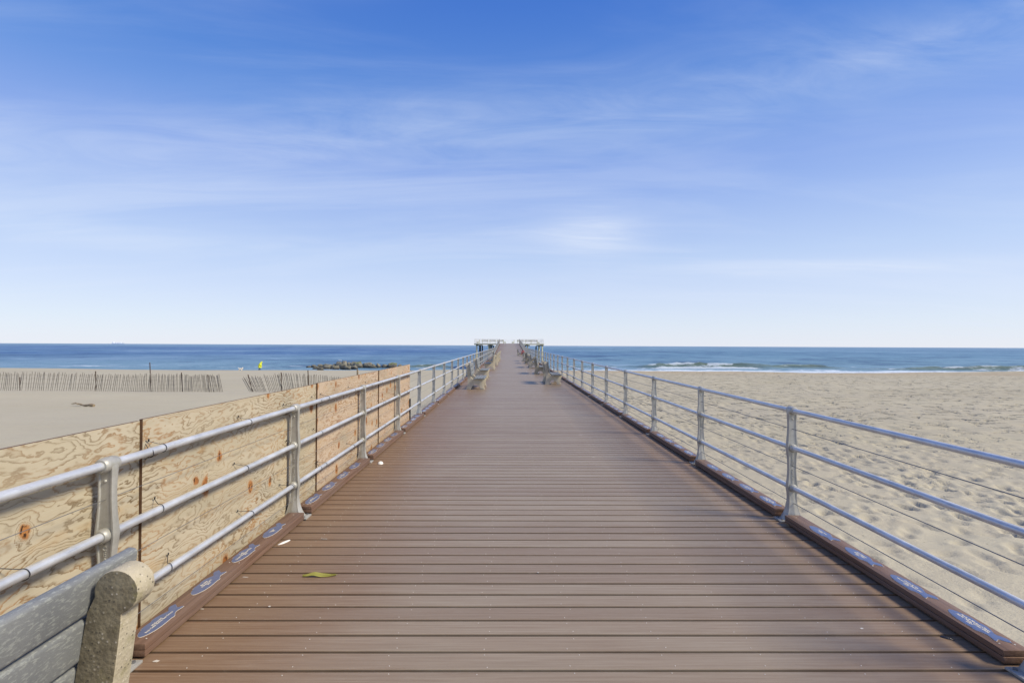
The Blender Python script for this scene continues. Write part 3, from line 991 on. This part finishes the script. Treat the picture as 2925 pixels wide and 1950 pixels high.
# ------------------------------------------------------------------ plywood panels tied to the left railing
J0, PL = 2.70 - 2 * 2.46, 2.46
PLABEL = ['plywood sheet at the frame edge behind the concrete bench', 'yellowish knotty plywood sheet between bench and second lettered post',
          'orange plywood sheet in the middle of the row, third from the bench', 'last reddish plywood sheet, farthest along the railing, with an open end']
pi_ = 0
for i in range(5):
    y0, y1 = J0 + i * PL, J0 + (i + 1) * PL - .0008
    if i == 0: continue
    ym = (y0 + y1) / 2
    root = thing('plywood_panel', PLABEL[pi_], 'plywood sheet', (0, ym, dz(ym)), 0, 'plywood sheets tied to the left railing')
    h0, h1 = -.045, 1.178
    xa, xb, th = -2.022, -2.038, .019
    L = (y1 - y0) / 2
    b = MB()
    # face, back and edges; the near end of each sheet stands proud of the one before
    V = [(xa, -L, h0), (xb, L, h0), (xb, L, h1), (xa, -L, h1), (xa - th, -L, h0), (xb - th, L, h0), (xb - th, L, h1), (xa - th, -L, h1)]
    b.add(V, [(0, 1, 2, 3), (7, 6, 5, 4)], 0)
    b.add(V, [(0, 3, 7, 4), (1, 5, 6, 2), (3, 2, 6, 7), (0, 4, 5, 1)], 1)
    p = b.build('sheet', [M['ply'], M['plyedge']], root)
    for nm_, v in (('seed', .13 + .173 * i), ('tone', (0, 0, .06, .85, .95)[i])):
        at = p.data.attributes.new(nm_, 'FLOAT', 'POINT'); at.data.foreach_set('value', [v] * len(p.data.vertices))
    tie0 = None
    for yy in (-1.14, -.24, .52, 1.16):
        for h in (1.005, .666, .30):
            if rng.random() < .22: continue
            y = yy + rng.uniform(-.05, .05)
            # loop round the rail, slanting to a hole in the sheet
            pts = []
            cx = XL
            px = np.interp(y, [-L, L], [xa, xb]) + .004
            n = 12
            sl = rng.uniform(.03, .10) * rng.choice((-1, -1, 1))
            pts.append((px, y + sl, h + .045))
            for q in range(n + 1):
                t = R(115) - R(230) * q / n
                pts.append((cx + .0245 * math.cos(t), y + sl * .25 * abs(q / n - .5), h + .0245 * math.sin(t)))
            pts.append((px, y + sl * .9, h - .05))
            b = MB(); b.tube(pts, .0019, 6)
            b.tube([(px + .004, y + sl - .002, h + .045), (px + .012, y + sl - .012, h + .058)], .004, 6)
            b.build('cable_tie', M['tie'], root)
    pi_ += 1

# ------------------------------------------------------------------ benches
def bench_profile():
    P = [(0, 0), (.012, .05), (.03, .13), (.045, .22), (.052, .31), (.048, .40), (.036, .50), (.022, .60), (.012, .68), (.006, .735), (.004, .775)]
    c = (.02, .842); r = .067
    for i in range(15):
        t = R(238) - R(250) * i / 14
        P.append((c[0] + r * math.cos(t), c[1] + r * math.sin(t)))
    P += [(.108, .78), (.122, .70), (.140, .60), (.155, .50), (.168, .44), (.195, .40), (.235, .372), (.29, .362), (.45, .362), (.60, .368), (.678, .372), (.688, .35), (.672, .30), (.642, .24), (.622, .18), (.618, .12), (.630, .06), (.655, 0)]
    P += [(.505, 0), (.488, .055), (.462, .105), (.425, .145), (.38, .17), (.33, .178), (.28, .168), (.235, .14), (.20, .10), (.178, .05), (.165, 0)]
    return P


def slat_ring(w, t, y, ca, org):
    """rounded w x t section turned by angle ca round y"""
    out = []
    r = min(.014, t * .42)
    for (sx_, sz_) in ((1, 1), (-1, 1), (-1, -1), (1, -1)):
        cx, cz = sx_ * (t / 2 - r), sz_ * (w / 2 - r)
        a0 = {(1, 1): 0, (-1, 1): 90, (-1, -1): 180, (1, -1): 270}[(sx_, sz_)]
        for q in range(4):
            a = R(a0 + 30 * q)
            x, z = cx + r * math.cos(a), cz + r * math.sin(a)
            out.append((org[0] + x * math.cos(ca) - z * math.sin(ca), y, org[1] + x * math.sin(ca) + z * math.cos(ca)))
    return out


def make_bench():
    root = thing('park_bench', '', 'bench')
    for y in (-.66, .66):
        b = MB(); b.prism_y(bench_profile(), y - .037, y + .037)
        o = b.build('end_support', M['conc'], root, bevel=.005, segs=2, sharp=45)
    ln = math.atan2(.045, .36)
    for i, z in enumerate((.545, .690, .835)):
        x = np.interp(z, [.44, .5, .6, .7, .80], [.172, .157, .142, .124, .104]) + .019
        b = MB(); b.loft([slat_ring(.134, .040, y, ln, (x, z)) for y in (-.81, -.805, .805, .81)])
        b.build('back_slat', M['slat'], root, sharp=50)
    for i in range(4):
        x = .315 + i * .098
        b = MB(); b.loft([slat_ring(.090, .040, y, R(90), (x, .384 + .004 * (i == 3))) for y in (-.81, -.805, .805, .81)])
        b.build('seat_slat', M['slat'], root, sharp=50)
    return root


bench = make_bench()


def override(o, part, mat):
    for ch in o.children:
        if ch.name.startswith(part):
            ch.material_slots[0].link = 'OBJECT'; ch.material_slots[0].material = mat


BENCHES = [  # x of the back foot, y centre, facing (+1 = towards +X), label
    (-1.18, .88, -1, 'large close bench with grey slats and mossy pebbled concrete end, cut by the frame corner'),
    (-1.46, 17.70, 1, 'bench facing the walkway, nearest of the small benches on the left'),
    (-1.56, 23.0, 1, 'second bench of the left row, partly behind the first, facing the walkway'),
    (-.79, 30.4, -1, 'left row bench turned to face the sea rail, nearest of those showing their backs'),
    (-.75, 36.5, -1, 'left row bench showing its back, second of those turned to the rail'),
    (-.77, 42.2, -1, 'left row bench showing its back, third of those turned to the rail'),
    (-.74, 48.6, -1, 'farthest left bench showing its back, before the ramp'),
    (-1.44, 45.5, 1, 'bench against the left rail by the ramp foot, facing the walkway'),
    (1.47, 19.9, 1, 'nearest bench on the right side, pale concrete end, facing the rail'),
    (1.43, 26.3, 1, 'second bench of the right row with brownish mossy end'),
    (1.40, 33.0, 1, 'third bench of the right row'),
    (1.40, 39.8, 1, 'fourth bench of the right row'),
    (1.36, 45.6, 1, 'fifth bench of the right row, red cloth tied to its top'),
    (1.22, 64.4, 1, 'last bench of the right row, at the ramp foot'),
]
for i, (x, y, f, lab) in enumerate(BENCHES):
    o = bench if i == 0 else copy_tree(bench)
    o.location = (x, y, dz(y)); o.rotation_euler = (math.atan(.0035) * f, 0, 0 if f > 0 else math.pi)
    if i in (9, 12): o.rotation_euler.z += R(-4)
    override(o, 'end_support', M['mossconc'] if i == 0 else (M['brownconc'] if i in (9, 11) else M['conc']))
    o['label'] = lab; o['category'] = 'bench'; o['kind'] = 'thing'; o['group'] = 'concrete and slat benches along the pier'
PB = [(-5.6, 117.5, -90), (-3.75, 117.5, -90), (-1.9, 117.5, -90), (3.0, 117.5, -90), (4.85, 117.5, -90), (6.4, 117.5, -90), (7.1, 119.5, 0), (-7.0, 119.5, 180), (-1.2, 121.5, 0), (1.6, 121.5, 180)]
PLAB = ['leftmost bench back in the row on the platform', 'second bench back from the left on the platform', 'bench back on the platform just left of the ramp top', 'bench back on the platform just right of the ramp top',
        'middle bench back on the right arm of the platform', 'rightmost bench back in the row on the platform', 'platform bench seen side-on near the right end', 'platform bench seen side-on near the left end',
        'small bench at the ramp top, left of centre', 'small bench at the ramp top, right of centre']
for (x, y, a), lab in zip(PB, PLAB):
    o = copy_tree(bench); o.location = (x, y, 2.1); o.rotation_euler = (0, 0, R(a) + (R(180) if a == -90 else 0))
    for pt in ('end_support', 'back_slat', 'seat_slat'): override(o, pt, M['beam'] if pt == 'end_support' else M['palewood'])
    o['label'] = lab; o['category'] = 'bench'; o['kind'] = 'thing'; o['group'] = 'benches on the end platform'
# red cloth on the fifth right bench
b = MB()
rg = []
for k in range(14):
    t = 2 * math.pi * k / 14
    rg.append((1.36 + .02 + .098 * math.cos(t), 44.90, dz(45) + .85 + .098 * math.sin(t)))
b.tube(rg + [rg[0]], .035, 8)
b.tube([(1.30, 44.88, dz(45) + .80), (1.27, 44.87, dz(45) + .66), (1.29, 44.87, dz(45) + .55)], [.03, .028, .012], 7)
tag(b.build('red_cloth', M['red']), 'red cloth band tied round a bench top on the right', 'cloth')

# ------------------------------------------------------------------ small things on the deck
def leaf_obj():
    b = MB(); n = 16; rings = []
    for i in range(n + 1):
        t = i / n; x = (t - .5) * .225
        w = .0145 * math.sin(math.pi * min(1, t * 1.03 + .0)) ** .6 + .001
        z = .006 + .003 * math.sin(t * 7) + .007 * max(0, 1 - abs(t - .35) * 5)
        rings.append([(x, -w, z - .002), (x, -w * .5, z - .004), (x, 0, z - .006 + .002), (x, w * .6, z + .006), (x, w, z + .010 * math.sin(math.pi * t)), (x, w * .55, z + .004), (x, 0, z - .008), (x, -w * .6, z - .006)])
    b.loft(rings)
    b.tube([(.11, 0, .008), (.125, .004, .006)], .0015, 5)
    return b.build('fallen_leaf', M['leaf'], sharp=60)


lf = leaf_obj(); lf.location = (-1.295, 3.36, dz(3.36) + .003); lf.rotation_euler.z = R(3)
tag(lf, 'long yellow-green leaf lying across a deck board', 'leaf')


def shell_obj(name, mat, a, c, h, loc, rz, lab):
    b = MB(); rings = []
    for j in range(7):
        t = j / 6
        rr = math.cos(t * math.pi / 2) ** .6 + .02
        rings.append([(a * rr * math.cos(2 * math.pi * i / 18) * (1 + .03 * (i % 2)) , c * rr * math.sin(2 * math.pi * i / 18) * (1 + .03 * (i % 2)) + t * c * .25, h * t) for i in range(18)])
    b.loft(rings)
    o = b.build(name, mat, sharp=60); o.location = loc; o.rotation_euler.z = rz
    return tag(o, lab, 'shell')


shell_obj('sea_shell', M['shell'], .036, .045, .03, (-1.70, 6.5, dz(6.5)), .3, 'white clam shell by the base of the third left post')
shell_obj('sea_shell', M['shell'], .016, .055, .008, (-1.80, 3.93, dz(3.9)), -.5, 'slim white shell shard under the nearest left curb board')
shell_obj('sea_shell', M['mussel'], .012, .030, .010, (2.43, 2.66, dz(2.66)), 1.1, 'small dark mussel shell beside the near right curb board')

# two dark stakes by the end of the plywood
b = MB()
b.tube([(-2.05, 10.15, -.9), (-2.02, 10.02, .50)], .016, 8); b.tube([(-2.09, 10.25, -.9), (-2.05, 10.05, .36)], .013, 8)
tag(b.build('leaning_stakes', M['tie']), 'thin black sticks leaning behind the open plywood end', 'stick')

# ------------------------------------------------------------------ things on the beach
def sand_fence(label, line, hts, lean, posts, step, seed, parent_h=1.2):
    rr = random.Random(seed)
    root = thing('sand_fence', label, 'fence', (line[0][0], line[0][1], 0))
    ox, oy = line[0]
    seg = []
    tot = 0
    for (xa, ya), (xb, yb) in zip(line[:-1], line[1:]):
        L = math.hypot(xb - xa, yb - ya); seg.append((tot, L, xa, ya, xb, yb)); tot += L

    def at(s):
        for t0, L, xa, ya, xb, yb in seg:
            if s <= t0 + L + 1e-6:
                f = (s - t0) / L
                return xa + (xb - xa) * f, ya + (yb - ya) * f
        return line[-1]
    b = MB(); s = 0; wires = [[], [], [], []]
    while s < tot:
        x, y = at(s); z0 = sand_z(x, y)
        f = s / tot
        h = np.interp(f, [i / (len(hts) - 1) for i in range(len(hts))], hts) * rr.uniform(.93, 1.05)
        ln = np.interp(f, [i / (len(lean) - 1) for i in range(len(lean))], lean) + rr.uniform(-.03, .03)
        if rr.random() > .04:
            w = rr.uniform(.014, .020)
            Mx = Matrix.Rotation(ln, 3, 'Y') @ Matrix.Rotation(rr.uniform(-.05, .05), 3, 'X')
            p0 = Vector((x - ox, y - oy, z0 - .1)); top = Mx @ Vector((0, 0, h + .1))
            c = p0 + top / 2
            b.box(c, (w * 2, .012, h + .1), Mx)
            for i, fr in enumerate((.2, .42, .66, .86)):
                q = p0 + Mx @ Vector((0, -.012, .1 + (h) * fr)); wires[i].append(q)
        st = np.interp(f, [i / (len(step) - 1) for i in range(len(step))], step)
        s += st * rr.uniform(.8, 1.2)
    b.build('picket_row', M['picket'], root, fix=False, sharp=30)
    b = MB()
    for wv in wires:
        if len(wv) > 2: b.tube(wv, .006, 4)
    b.build('twisted_wire', M['picket'], root, fix=False)
    for (s, h, ln) in posts:
        x, y = at(s); z0 = sand_z(x, y)
        b = MB(); b.tube([(x - ox, y - oy + .03, z0 - .4), (x - ox + math.tan(ln) * h, y - oy + .03, z0 + h)], .03, 7)
        b.build('post', M['stake'], root)
    return root


sand_fence('long weathered picket sand fence across the beach at the left edge', [(-37, 30.5), (-31, 31.0), (-24, 32.4), (-19.2, 32.8)],
           [1.1, 1.25, 1.2, 1.15, 1.2, 1.2], [.03, .08, .12, .16, .05, -.22], [(6, .9, -.02), (10.2, 1.35, -.04), (13.4, 1.95, -.06), (15.4, 1.3, -.09), (17.1, 1.2, -.12)], [.125, .125, .12, .12, .09, .075], 3)
sand_fence('short sagging picket sand fence behind the plywood, its end splayed', [(-16.6, 31.4), (-13.2, 31.8), (-10.4, 35.5)],
           [1.1, 1.2, 1.25, 1.2, 1.0, .9, .8], [-.5, -.28, -.12, -.05, -.02, .0], [(.2, 1.15, -.35), (1.9, 1.3, -.05), (3.6, 1.5, -.05)], [.085, .10, .095, .095, .095], 4)
x, y = -12.4, 40; z0 = sand_z(x, y)
root = thing('marker_post', 'single short marker post standing on the beach above the plywood edge', 'post', (x, y, z0))
b = MB(); b.box((0, 0, .2), (.10, .10, 1.2)); b.build('lower_shaft', M['stake'], root, bevel=.006)
b = MB(); b.box((0, 0, 1.02), (.115, .115, .44)); b.build('cap_band', M['drift'], root, bevel=.006)

# driftwood
b = MB()
pts = []; rad = []
for i in range(15):
    t = i / 14
    pts.append((-.75 + 1.5 * t, .04 * math.sin(t * 5), .06 + .03 * math.sin(t * 9) + .05 * (1 - t)))
    rad.append((.018 + .055 * t) * (1 + .22 * math.sin(t * 23)))
b.tube(pts, rad, 9)
b.tube([(-.35, 0, .09), (-.55, .05, .17), (-.62, .05, .16)], [.025, .015, .006], 6)
b.tube([(.45, 0, .07), (.72, -.08, .05)], [.05, .03], 7)
dw = b.build('driftwood_log', M['drift'], sharp=60)
dx, dy_ = -20.9, 24.0
dw.location = (dx, dy_, sand_z(dx, dy_)); dw.rotation_euler.z = R(-14)
tag(dw, 'grey driftwood log lying on smooth sand', 'driftwood')

# the rock jetty
RK = [(150, 235, 212, 245, 0), (255, 355, 185, 240, 0), (290, 410, 222, 275, 0), (400, 510, 165, 222, 0), (395, 510, 242, 292, 0), (500, 700, 165, 235, 0), (510, 700, 205, 265, 0), (700, 880, 200, 265, 0),
      (720, 800, 158, 200, 0), (800, 940, 110, 215, 0), (910, 1040, 98, 150, 0), (890, 1050, 150, 270, 0), (990, 1150, 205, 275, 0), (1040, 1130, 125, 205, 0), (1130, 1310, 115, 225, 0), (1200, 1390, 100, 170, 1),
      (1140, 1300, 195, 265, 0), (1270, 1410, 160, 235, 0), (1390, 1530, 135, 210, 0), (1460, 1600, 125, 190, 0), (1520, 1700, 190, 238, 0), (1610, 1700, 145, 190, 0), (1700, 1790, 142, 195, 0),
      (1805, 1940, 162, 218, 0), (1920, 2030, 185, 225, 0), (1960, 2150, 128, 205, 1), (2180, 2320, 165, 200, 0)]
F_SRC = 1381.0
tops = []
for i, (xa, xb, yt, yb, ms) in enumerate(RK):
    yb2 = max(yb, 226)
    hz = 984.6
    bot = 1020 + yb2 / 7.84 - hz
    Yr = min(116, max(99.5, (CAM_H - SEA) * F_SRC / bot))
    k = Yr / F_SRC
    X = (860 + (xa + xb) / 2 / 7.84 - 1451.2) * k
    W = (xb - xa) / 7.84 * k * 1.22
    zt = CAM_H - (1020 + yt / 7.84 - hz) * k + .22
    zb = min(SEA - .4, CAM_H - (1020 + yb / 7.84 - hz) * k)
    H = zt - zb
    rr = random.Random(100 + i)
    bm = bmesh.new()
    for q in range(26):
        v = Vector((rr.gauss(0, 1), rr.gauss(0, 1), rr.gauss(0, 1))).normalized()
        v = Vector((math.copysign(abs(v.x) ** .75, v.x), math.copysign(abs(v.y) ** .75, v.y), math.copysign(abs(v.z) ** .75, v.z)))
        s = rr.uniform(.86, 1.04)
        bm.verts.new((v.x * W / 2 * s, v.y * max(W * .4, .7) * s, v.z * H / 2 * s))
    bmesh.ops.convex_hull(bm, input=bm.verts)
    bmesh.ops.delete(bm, geom=[v for v in bm.verts if not v.link_faces], context='VERTS')
    bmesh.ops.bevel(bm, geom=list(bm.edges), offset=.07, segments=2, affect='EDGES', profile=.5, clamp_overlap=True)
    me = bpy.data.meshes.new('boulder'); bm.to_mesh(me); bm.free()
    me.materials.append(M['mossrock'] if ms else M['rock'])
    me.polygons.foreach_set('use_smooth', [True] * len(me.polygons)); me.set_sharp_from_angle(angle=R(28))
    o = bpy.data.objects.new('boulder', me); COL.objects.link(o)
    o.location = (X, Yr, (zt + zb) / 2); o.rotation_euler = (0, 0, 0)
    tops.append((X, Yr, zt))
    size = 'large' if W > 1.5 else ('small' if W < .95 else 'mid-sized')
    look = 'green mossy' if ms else ('wet dark' if yb > 240 else 'brown-grey')
    orderx = sorted(range(len(RK)), key=lambda q: (RK[q][0] + RK[q][1]))
    pos = orderx.index(i) + 1
    sfx = {1: 'st', 2: 'nd', 3: 'rd', 21: 'st', 22: 'nd', 23: 'rd'}.get(pos, 'th')
    tag(o, f'{size} {look} boulder, {pos}{sfx} from the left end of the rock jetty', 'boulder', 'boulders of the rock jetty')

# gull standing on the jetty
gx, gy, gz = tops[9][0] + .2, tops[9][1] - .1, tops[9][2] - .08
root = thing('seagull', 'white gull standing on top of the rock jetty', 'bird', (gx, gy, gz), R(200))
b = MB(); rg = []
for t, r_, zc in ((0, .01, .30), (.08, .06, .29), (.2, .095, .27), (.35, .10, .27), (.5, .07, .26), (.62, .02, .25)):
    rg.append([(.25 - t, r_ * math.cos(a), zc + r_ * .9 * math.sin(a)) for a in [2 * math.pi * q / 10 for q in range(10)]])
b.loft(rg); b.sphere((.24, 0, .42), .055, 10, 8); b.tube([(.19, 0, .30), (.225, 0, .40)], [.06, .042], 8)
for s in (-1, 1): b.tube([(0, s * .03, .2), (0, s * .03, 0)], .008, 5)
b.build('body', M['gull'], root)
for s in (-1, 1):
    b = MB(); b.sphere((-.05, s * .09, .29), .18, 10, 6, (1.1, .16, .4)); b.build('wing', M['gullwing'], root)
b = MB(); b.tube([(.285, 0, .42), (.345, 0, .405)], [.015, .004], 6); b.build('beak', M['beak'], root)


# person in a yellow raincoat and the white dog, at the water's edge
def skin_mesh(name, pts, edges, radii, mat, parent, root_i=0, sub=2):
    me = bpy.data.meshes.new(name); me.from_pydata(pts, edges, [])
    o = bpy.data.objects.new(name, me); COL.objects.link(o)
    m1 = o.modifiers.new('skin', 'SKIN')
    if not me.skin_vertices: me.attributes.new('skin', 'FLOAT', 'POINT')
    sv = me.skin_vertices[0].data
    for i, r_ in enumerate(radii):
        sv[i].radius = (r_, r_) if not isinstance(r_, tuple) else r_
        sv[i].use_root = (i == root_i)
    m2 = o.modifiers.new('sub', 'SUBSURF'); m2.levels = sub; m2.render_levels = sub
    dg = bpy.context.evaluated_depsgraph_get()
    me2 = bpy.data.meshes.new_from_object(o.evaluated_get(dg))
    bpy.data.objects.remove(o)
    me2.name = name; me2.materials.clear(); me2.materials.append(mat)
    me2.polygons.foreach_set('use_smooth', [True] * len(me2.polygons))
    o2 = bpy.data.objects.new(name, me2); COL.objects.link(o2); o2.parent = parent
    return o2


PXp, PYp = -47.0, 92.0
pz = sand_z(PXp, PYp)
per = thing('person', 'person in a hooded yellow raincoat and dark trousers stooping at the water edge', 'person', (PXp, PYp, pz), R(10))
# body: legs, torso bent forward, arms hanging, head; faces +X
bp = [(0, 0, .92), (-.02, 0, 1.05), (.05, 0, 1.25), (.16, 0, 1.42), (.25, 0, 1.50), (.32, 0, 1.58),
      (0, .10, .86), (.04, .12, .48), (-.02, .13, .08), (.10, .14, .03),
      (0, -.10, .86), (-.06, -.12, .47), (-.14, -.13, .08), (-.02, -.14, .03),
      (.15, .19, 1.38), (.20, .24, 1.10), (.28, .23, .86), (.31, .22, .77),
      (.15, -.19, 1.38), (.18, -.24, 1.10), (.27, -.23, .86), (.30, -.22, .77)]
be = [(0, 1), (1, 2), (2, 3), (3, 4), (4, 5), (0, 6), (6, 7), (7, 8), (8, 9), (0, 10), (10, 11), (11, 12), (12, 13), (3, 14), (14, 15), (15, 16), (16, 17), (3, 18), (18, 19), (19, 20), (20, 21)]
br = [.15, .15, .16, .14, .065, .10, .10, .07, .05, .04, .10, .07, .05, .04, .07, .05, .04, .04, .07, .05, .04, .04]
body = skin_mesh('body', bp, be, br, M['trouser'], per)
b = MB(); rg = []
for z, cx, a, c in ((.56, .02, .27, .30), (.70, .01, .25, .29), (.95, .0, .225, .26), (1.15, .03, .215, .25), (1.32, .10, .20, .245), (1.43, .17, .165, .20), (1.50, .23, .135, .135), (1.60, .29, .145, .13), (1.70, .32, .12, .11), (1.745, .32, .05, .05)):
    a, c = a * 1.22, c * 1.22
    rg.append([(cx + a * math.cos(t) * (1 + .05 * math.sin(5 * t)), c * math.sin(t) * (1 + .05 * math.cos(4 * t)), z) for t in [2 * math.pi * q / 20 for q in range(20)]])
b.loft(rg)
for s in (-1, 1): b.tube([(.13, s * .20, 1.40), (.19, s * .285, 1.12), (.27, s * .27, .88)], [.085, .085, .07], 10)
b.build('hooded_raincoat', M['yellow'], per, sharp=70)

DX, DY = -51.7, 94.0
dzz = sand_z(DX, DY)
dog = thing('dog', 'small fluffy white dog standing on the sand near the person in yellow', 'dog', (DX, DY, dzz + .1), R(8))
dp = [(.0, 0, .36), (.2, 0, .37), (.30, 0, .44), (.38, 0, .52), (.48, 0, .50), (-.22, 0, .36), (-.32, 0, .42), (-.40, 0, .54), (-.38, 0, .62),
      (.2, .09, .24), (.21, .09, .12), (.22, .09, .02), (.2, -.09, .24), (.17, -.09, .12), (.18, -.09, .02),
      (-.22, .09, .25), (-.27, .09, .14), (-.24, .09, .02), (-.22, -.09, .25), (-.29, -.09, .14), (-.27, -.09, .02), (.35, .07, .60), (.35, -.07, .60)]
de = [(0, 1), (1, 2), (2, 3), (3, 4), (0, 5), (5, 6), (6, 7), (7, 8), (1, 9), (9, 10), (10, 11), (1, 12), (12, 13), (13, 14), (5, 15), (15, 16), (16, 17), (5, 18), (18, 19), (19, 20), (3, 21), (3, 22)]
drr = [.15, .16, .12, .11, .055, .14, .07, .06, .04, .07, .055, .05, .07, .055, .05, .075, .055, .05, .075, .055, .05, .045, .045]
skin_mesh('body', dp, de, drr, M['fur'], dog)
b = MB(); b.sphere((.535, 0, .505), .022, 8, 6); b.build('nose', M['darkspot'], dog)

# ship far out on the horizon
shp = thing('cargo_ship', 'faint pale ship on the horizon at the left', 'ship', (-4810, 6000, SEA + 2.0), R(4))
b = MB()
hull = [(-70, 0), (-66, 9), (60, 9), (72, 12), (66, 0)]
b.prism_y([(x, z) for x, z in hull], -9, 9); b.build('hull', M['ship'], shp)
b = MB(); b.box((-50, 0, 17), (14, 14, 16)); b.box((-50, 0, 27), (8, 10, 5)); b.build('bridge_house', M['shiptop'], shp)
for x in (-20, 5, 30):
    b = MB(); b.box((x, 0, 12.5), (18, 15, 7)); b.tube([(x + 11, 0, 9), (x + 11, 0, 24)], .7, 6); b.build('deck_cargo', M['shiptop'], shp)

# ------------------------------------------------------------------ world, sun, camera
w = bpy.data.worlds.new('World'); SC.world = w; w.use_nodes = True
W = NT.__new__(NT); W.mat = None; W.t = w.node_tree; W.b = None
bg = w.node_tree.nodes['Background']
sky = W.n('ShaderNodeTexSky', sky_type='NISHITA', sun_disc=False)
sky.sun_elevation = SUN_EL; sky.sun_rotation = R(90) - SUN_AZ
sky.air_density = 1.0; sky.dust_density = .3; sky.ozone_density = 4.0; sky.altitude = 0
hs = W.n('ShaderNodeHueSaturation'); W.set(hs.inputs['Color'], sky.outputs[0])
hs.inputs['Saturation'].default_value = 1.26; hs.inputs['Value'].default_value = 1.0; hs.inputs['Hue'].default_value = .513
d = W.coord('Generated'); s = W.sep(d)


def lin(c, k=.175):
    return tuple(((v / 255 + .055) / 1.055) ** 2.4 / k for v in c)


grad = W.ramp(W.math('MAXIMUM', s[2], 0.0), [(0, lin((228, 233, 248))), (.045, lin((220, 229, 246))), (.10, lin((211, 223, 247))), (.17, lin((194, 213, 245))), (.27, lin((166, 191, 240))), (.334, lin((141, 172, 234))),
                                 (.407, lin((114, 156, 226))), (.47, lin((94, 142, 219))), (.58, lin((74, 123, 210))), (1, lin((50, 95, 185)))])
base_sky = W.mix(.88, hs.outputs[0], grad)
ay = W.math('ADD', W.math('ABSOLUTE', s[1]), .12)
t = W.math('DIVIDE', s[0], ay); e = W.math('DIVIDE', s[2], ay)
zz = W.math('ADD', W.math('MAXIMUM', s[2], 0.0), .10)
pv = W.comb(W.math('DIVIDE', s[0], zz), W.math('DIVIDE', s[1], zz), 0.0)
n1 = W.noise(W.mapping(pv, (.22, .75, 1), (3.1, 1.7, 0), (0, 0, R(-14))), 1.6, 8, .58, 1.1)
n2 = W.noise(W.mapping(pv, (.12, .3, 1), (8.2, 4.4, 0), (0, 0, R(-20))), 1.0, 4, .55, .6)
n3 = W.noise(W.mapping(pv, (.5, 1.6, 1), (1, 6, 0), (0, 0, R(-10))), 2.2, 8, .62, 1.6)
wis = W.math('MULTIPLY', W.mapr(n1, .42, .70, 0, 1, True), W.mapr(n2, .34, .66, .15, 1, True))
e0 = W.math('ADD', .40, W.math('ADD', W.math('MULTIPLY', t, .13), W.math('MULTIPLY', W.math('MULTIPLY', t, t), .06)))
bd = W.math('DIVIDE', W.math('SUBTRACT', e, e0), .085)
band = W.math('POWER', 2.718, W.math('MULTIPLY', W.math('MULTIPLY', bd, bd), -1.0))
band = W.math('MULTIPLY', band, W.mapr(n3, .30, .75, .05, .36))
ex = W.math('DIVIDE', W.math('SUBTRACT', t, .155), .085); ey = W.math('DIVIDE', W.math('SUBTRACT', e, .205), .040)
blob = W.math('POWER', 2.718, W.math('MULTIPLY', W.math('ADD', W.math('MULTIPLY', ex, ex), W.math('MULTIPLY', ey, ey)), -1.0))
blob = W.math('MULTIPLY', blob, W.mapr(n3, .25, .7, .15, .9))


def patch(t0, e0_, st, se, slope, amp):
    """a wisp lying in one direction of the sky"""
    dt = W.math('SUBTRACT', t, t0)
    de = W.math('SUBTRACT', W.math('SUBTRACT', e, e0_), W.math('MULTIPLY', dt, slope))
    a_, b_ = W.math('DIVIDE', dt, st), W.math('DIVIDE', de, se)
    g = W.math('POWER', 2.718, W.math('MULTIPLY', W.math('ADD', W.math('MULTIPLY', a_, a_), W.math('MULTIPLY', b_, b_)), -1.0))
    return W.math('MULTIPLY', g, W.mapr(n3, .22, .7, amp * .25, amp))


wisps = W.math('ADD', patch(.80, .565, .38, .022, .31, .17), W.math('ADD', patch(-.66, .185, .22, .022, -.03, .45), W.math('ADD', patch(.62, .145, .40, .016, .02, .5), patch(-.26, .69, .12, .045, .1, .4))))
msk = W.math('ADD', W.math('ADD', W.math('MULTIPLY', wis, .34), wisps), W.math('ADD', band, blob), clamp=True)
# haze-white thickening towards the horizon
colr = W.mix(W.math('MULTIPLY', msk, .85), base_sky, (4.3, 4.75, 5.6))
W.set(bg.inputs[0], colr); bg.inputs[1].default_value = .105

sun = bpy.data.lights.new('sun', 'SUN'); sun.energy = 2.85; sun.angle = R(14.0); sun.color = (1.0, .89, .69)
so = bpy.data.objects.new('sun', sun); COL.objects.link(so)
dirv = Vector((math.cos(SUN_EL) * math.cos(SUN_AZ), math.cos(SUN_EL) * math.sin(SUN_AZ), math.sin(SUN_EL)))
so.rotation_euler = dirv.to_track_quat('Z', 'Y').to_euler(); so.location = (20, 5, 30)

cam = bpy.data.cameras.new('camera'); cam.lens = 17.0; cam.sensor_width = 36.0; cam.clip_end = 60000; cam.clip_start = .05
co = bpy.data.objects.new('camera', cam); COL.objects.link(co)
rot = Matrix.Rotation(R(-.469), 4, 'Z') @ Matrix.Rotation(R(90 + .477), 4, 'X') @ Matrix.Rotation(R(.268), 4, 'Z')
co.matrix_world = Matrix.Translation((0, 0, CAM_H)) @ rot
SC.camera = co
vs = SC.view_settings
vs.view_transform = 'Standard'; vs.look = 'None'; vs.exposure = 0.74; vs.gamma = 1.0
try: vs.use_curve_mapping = False
except Exception: pass
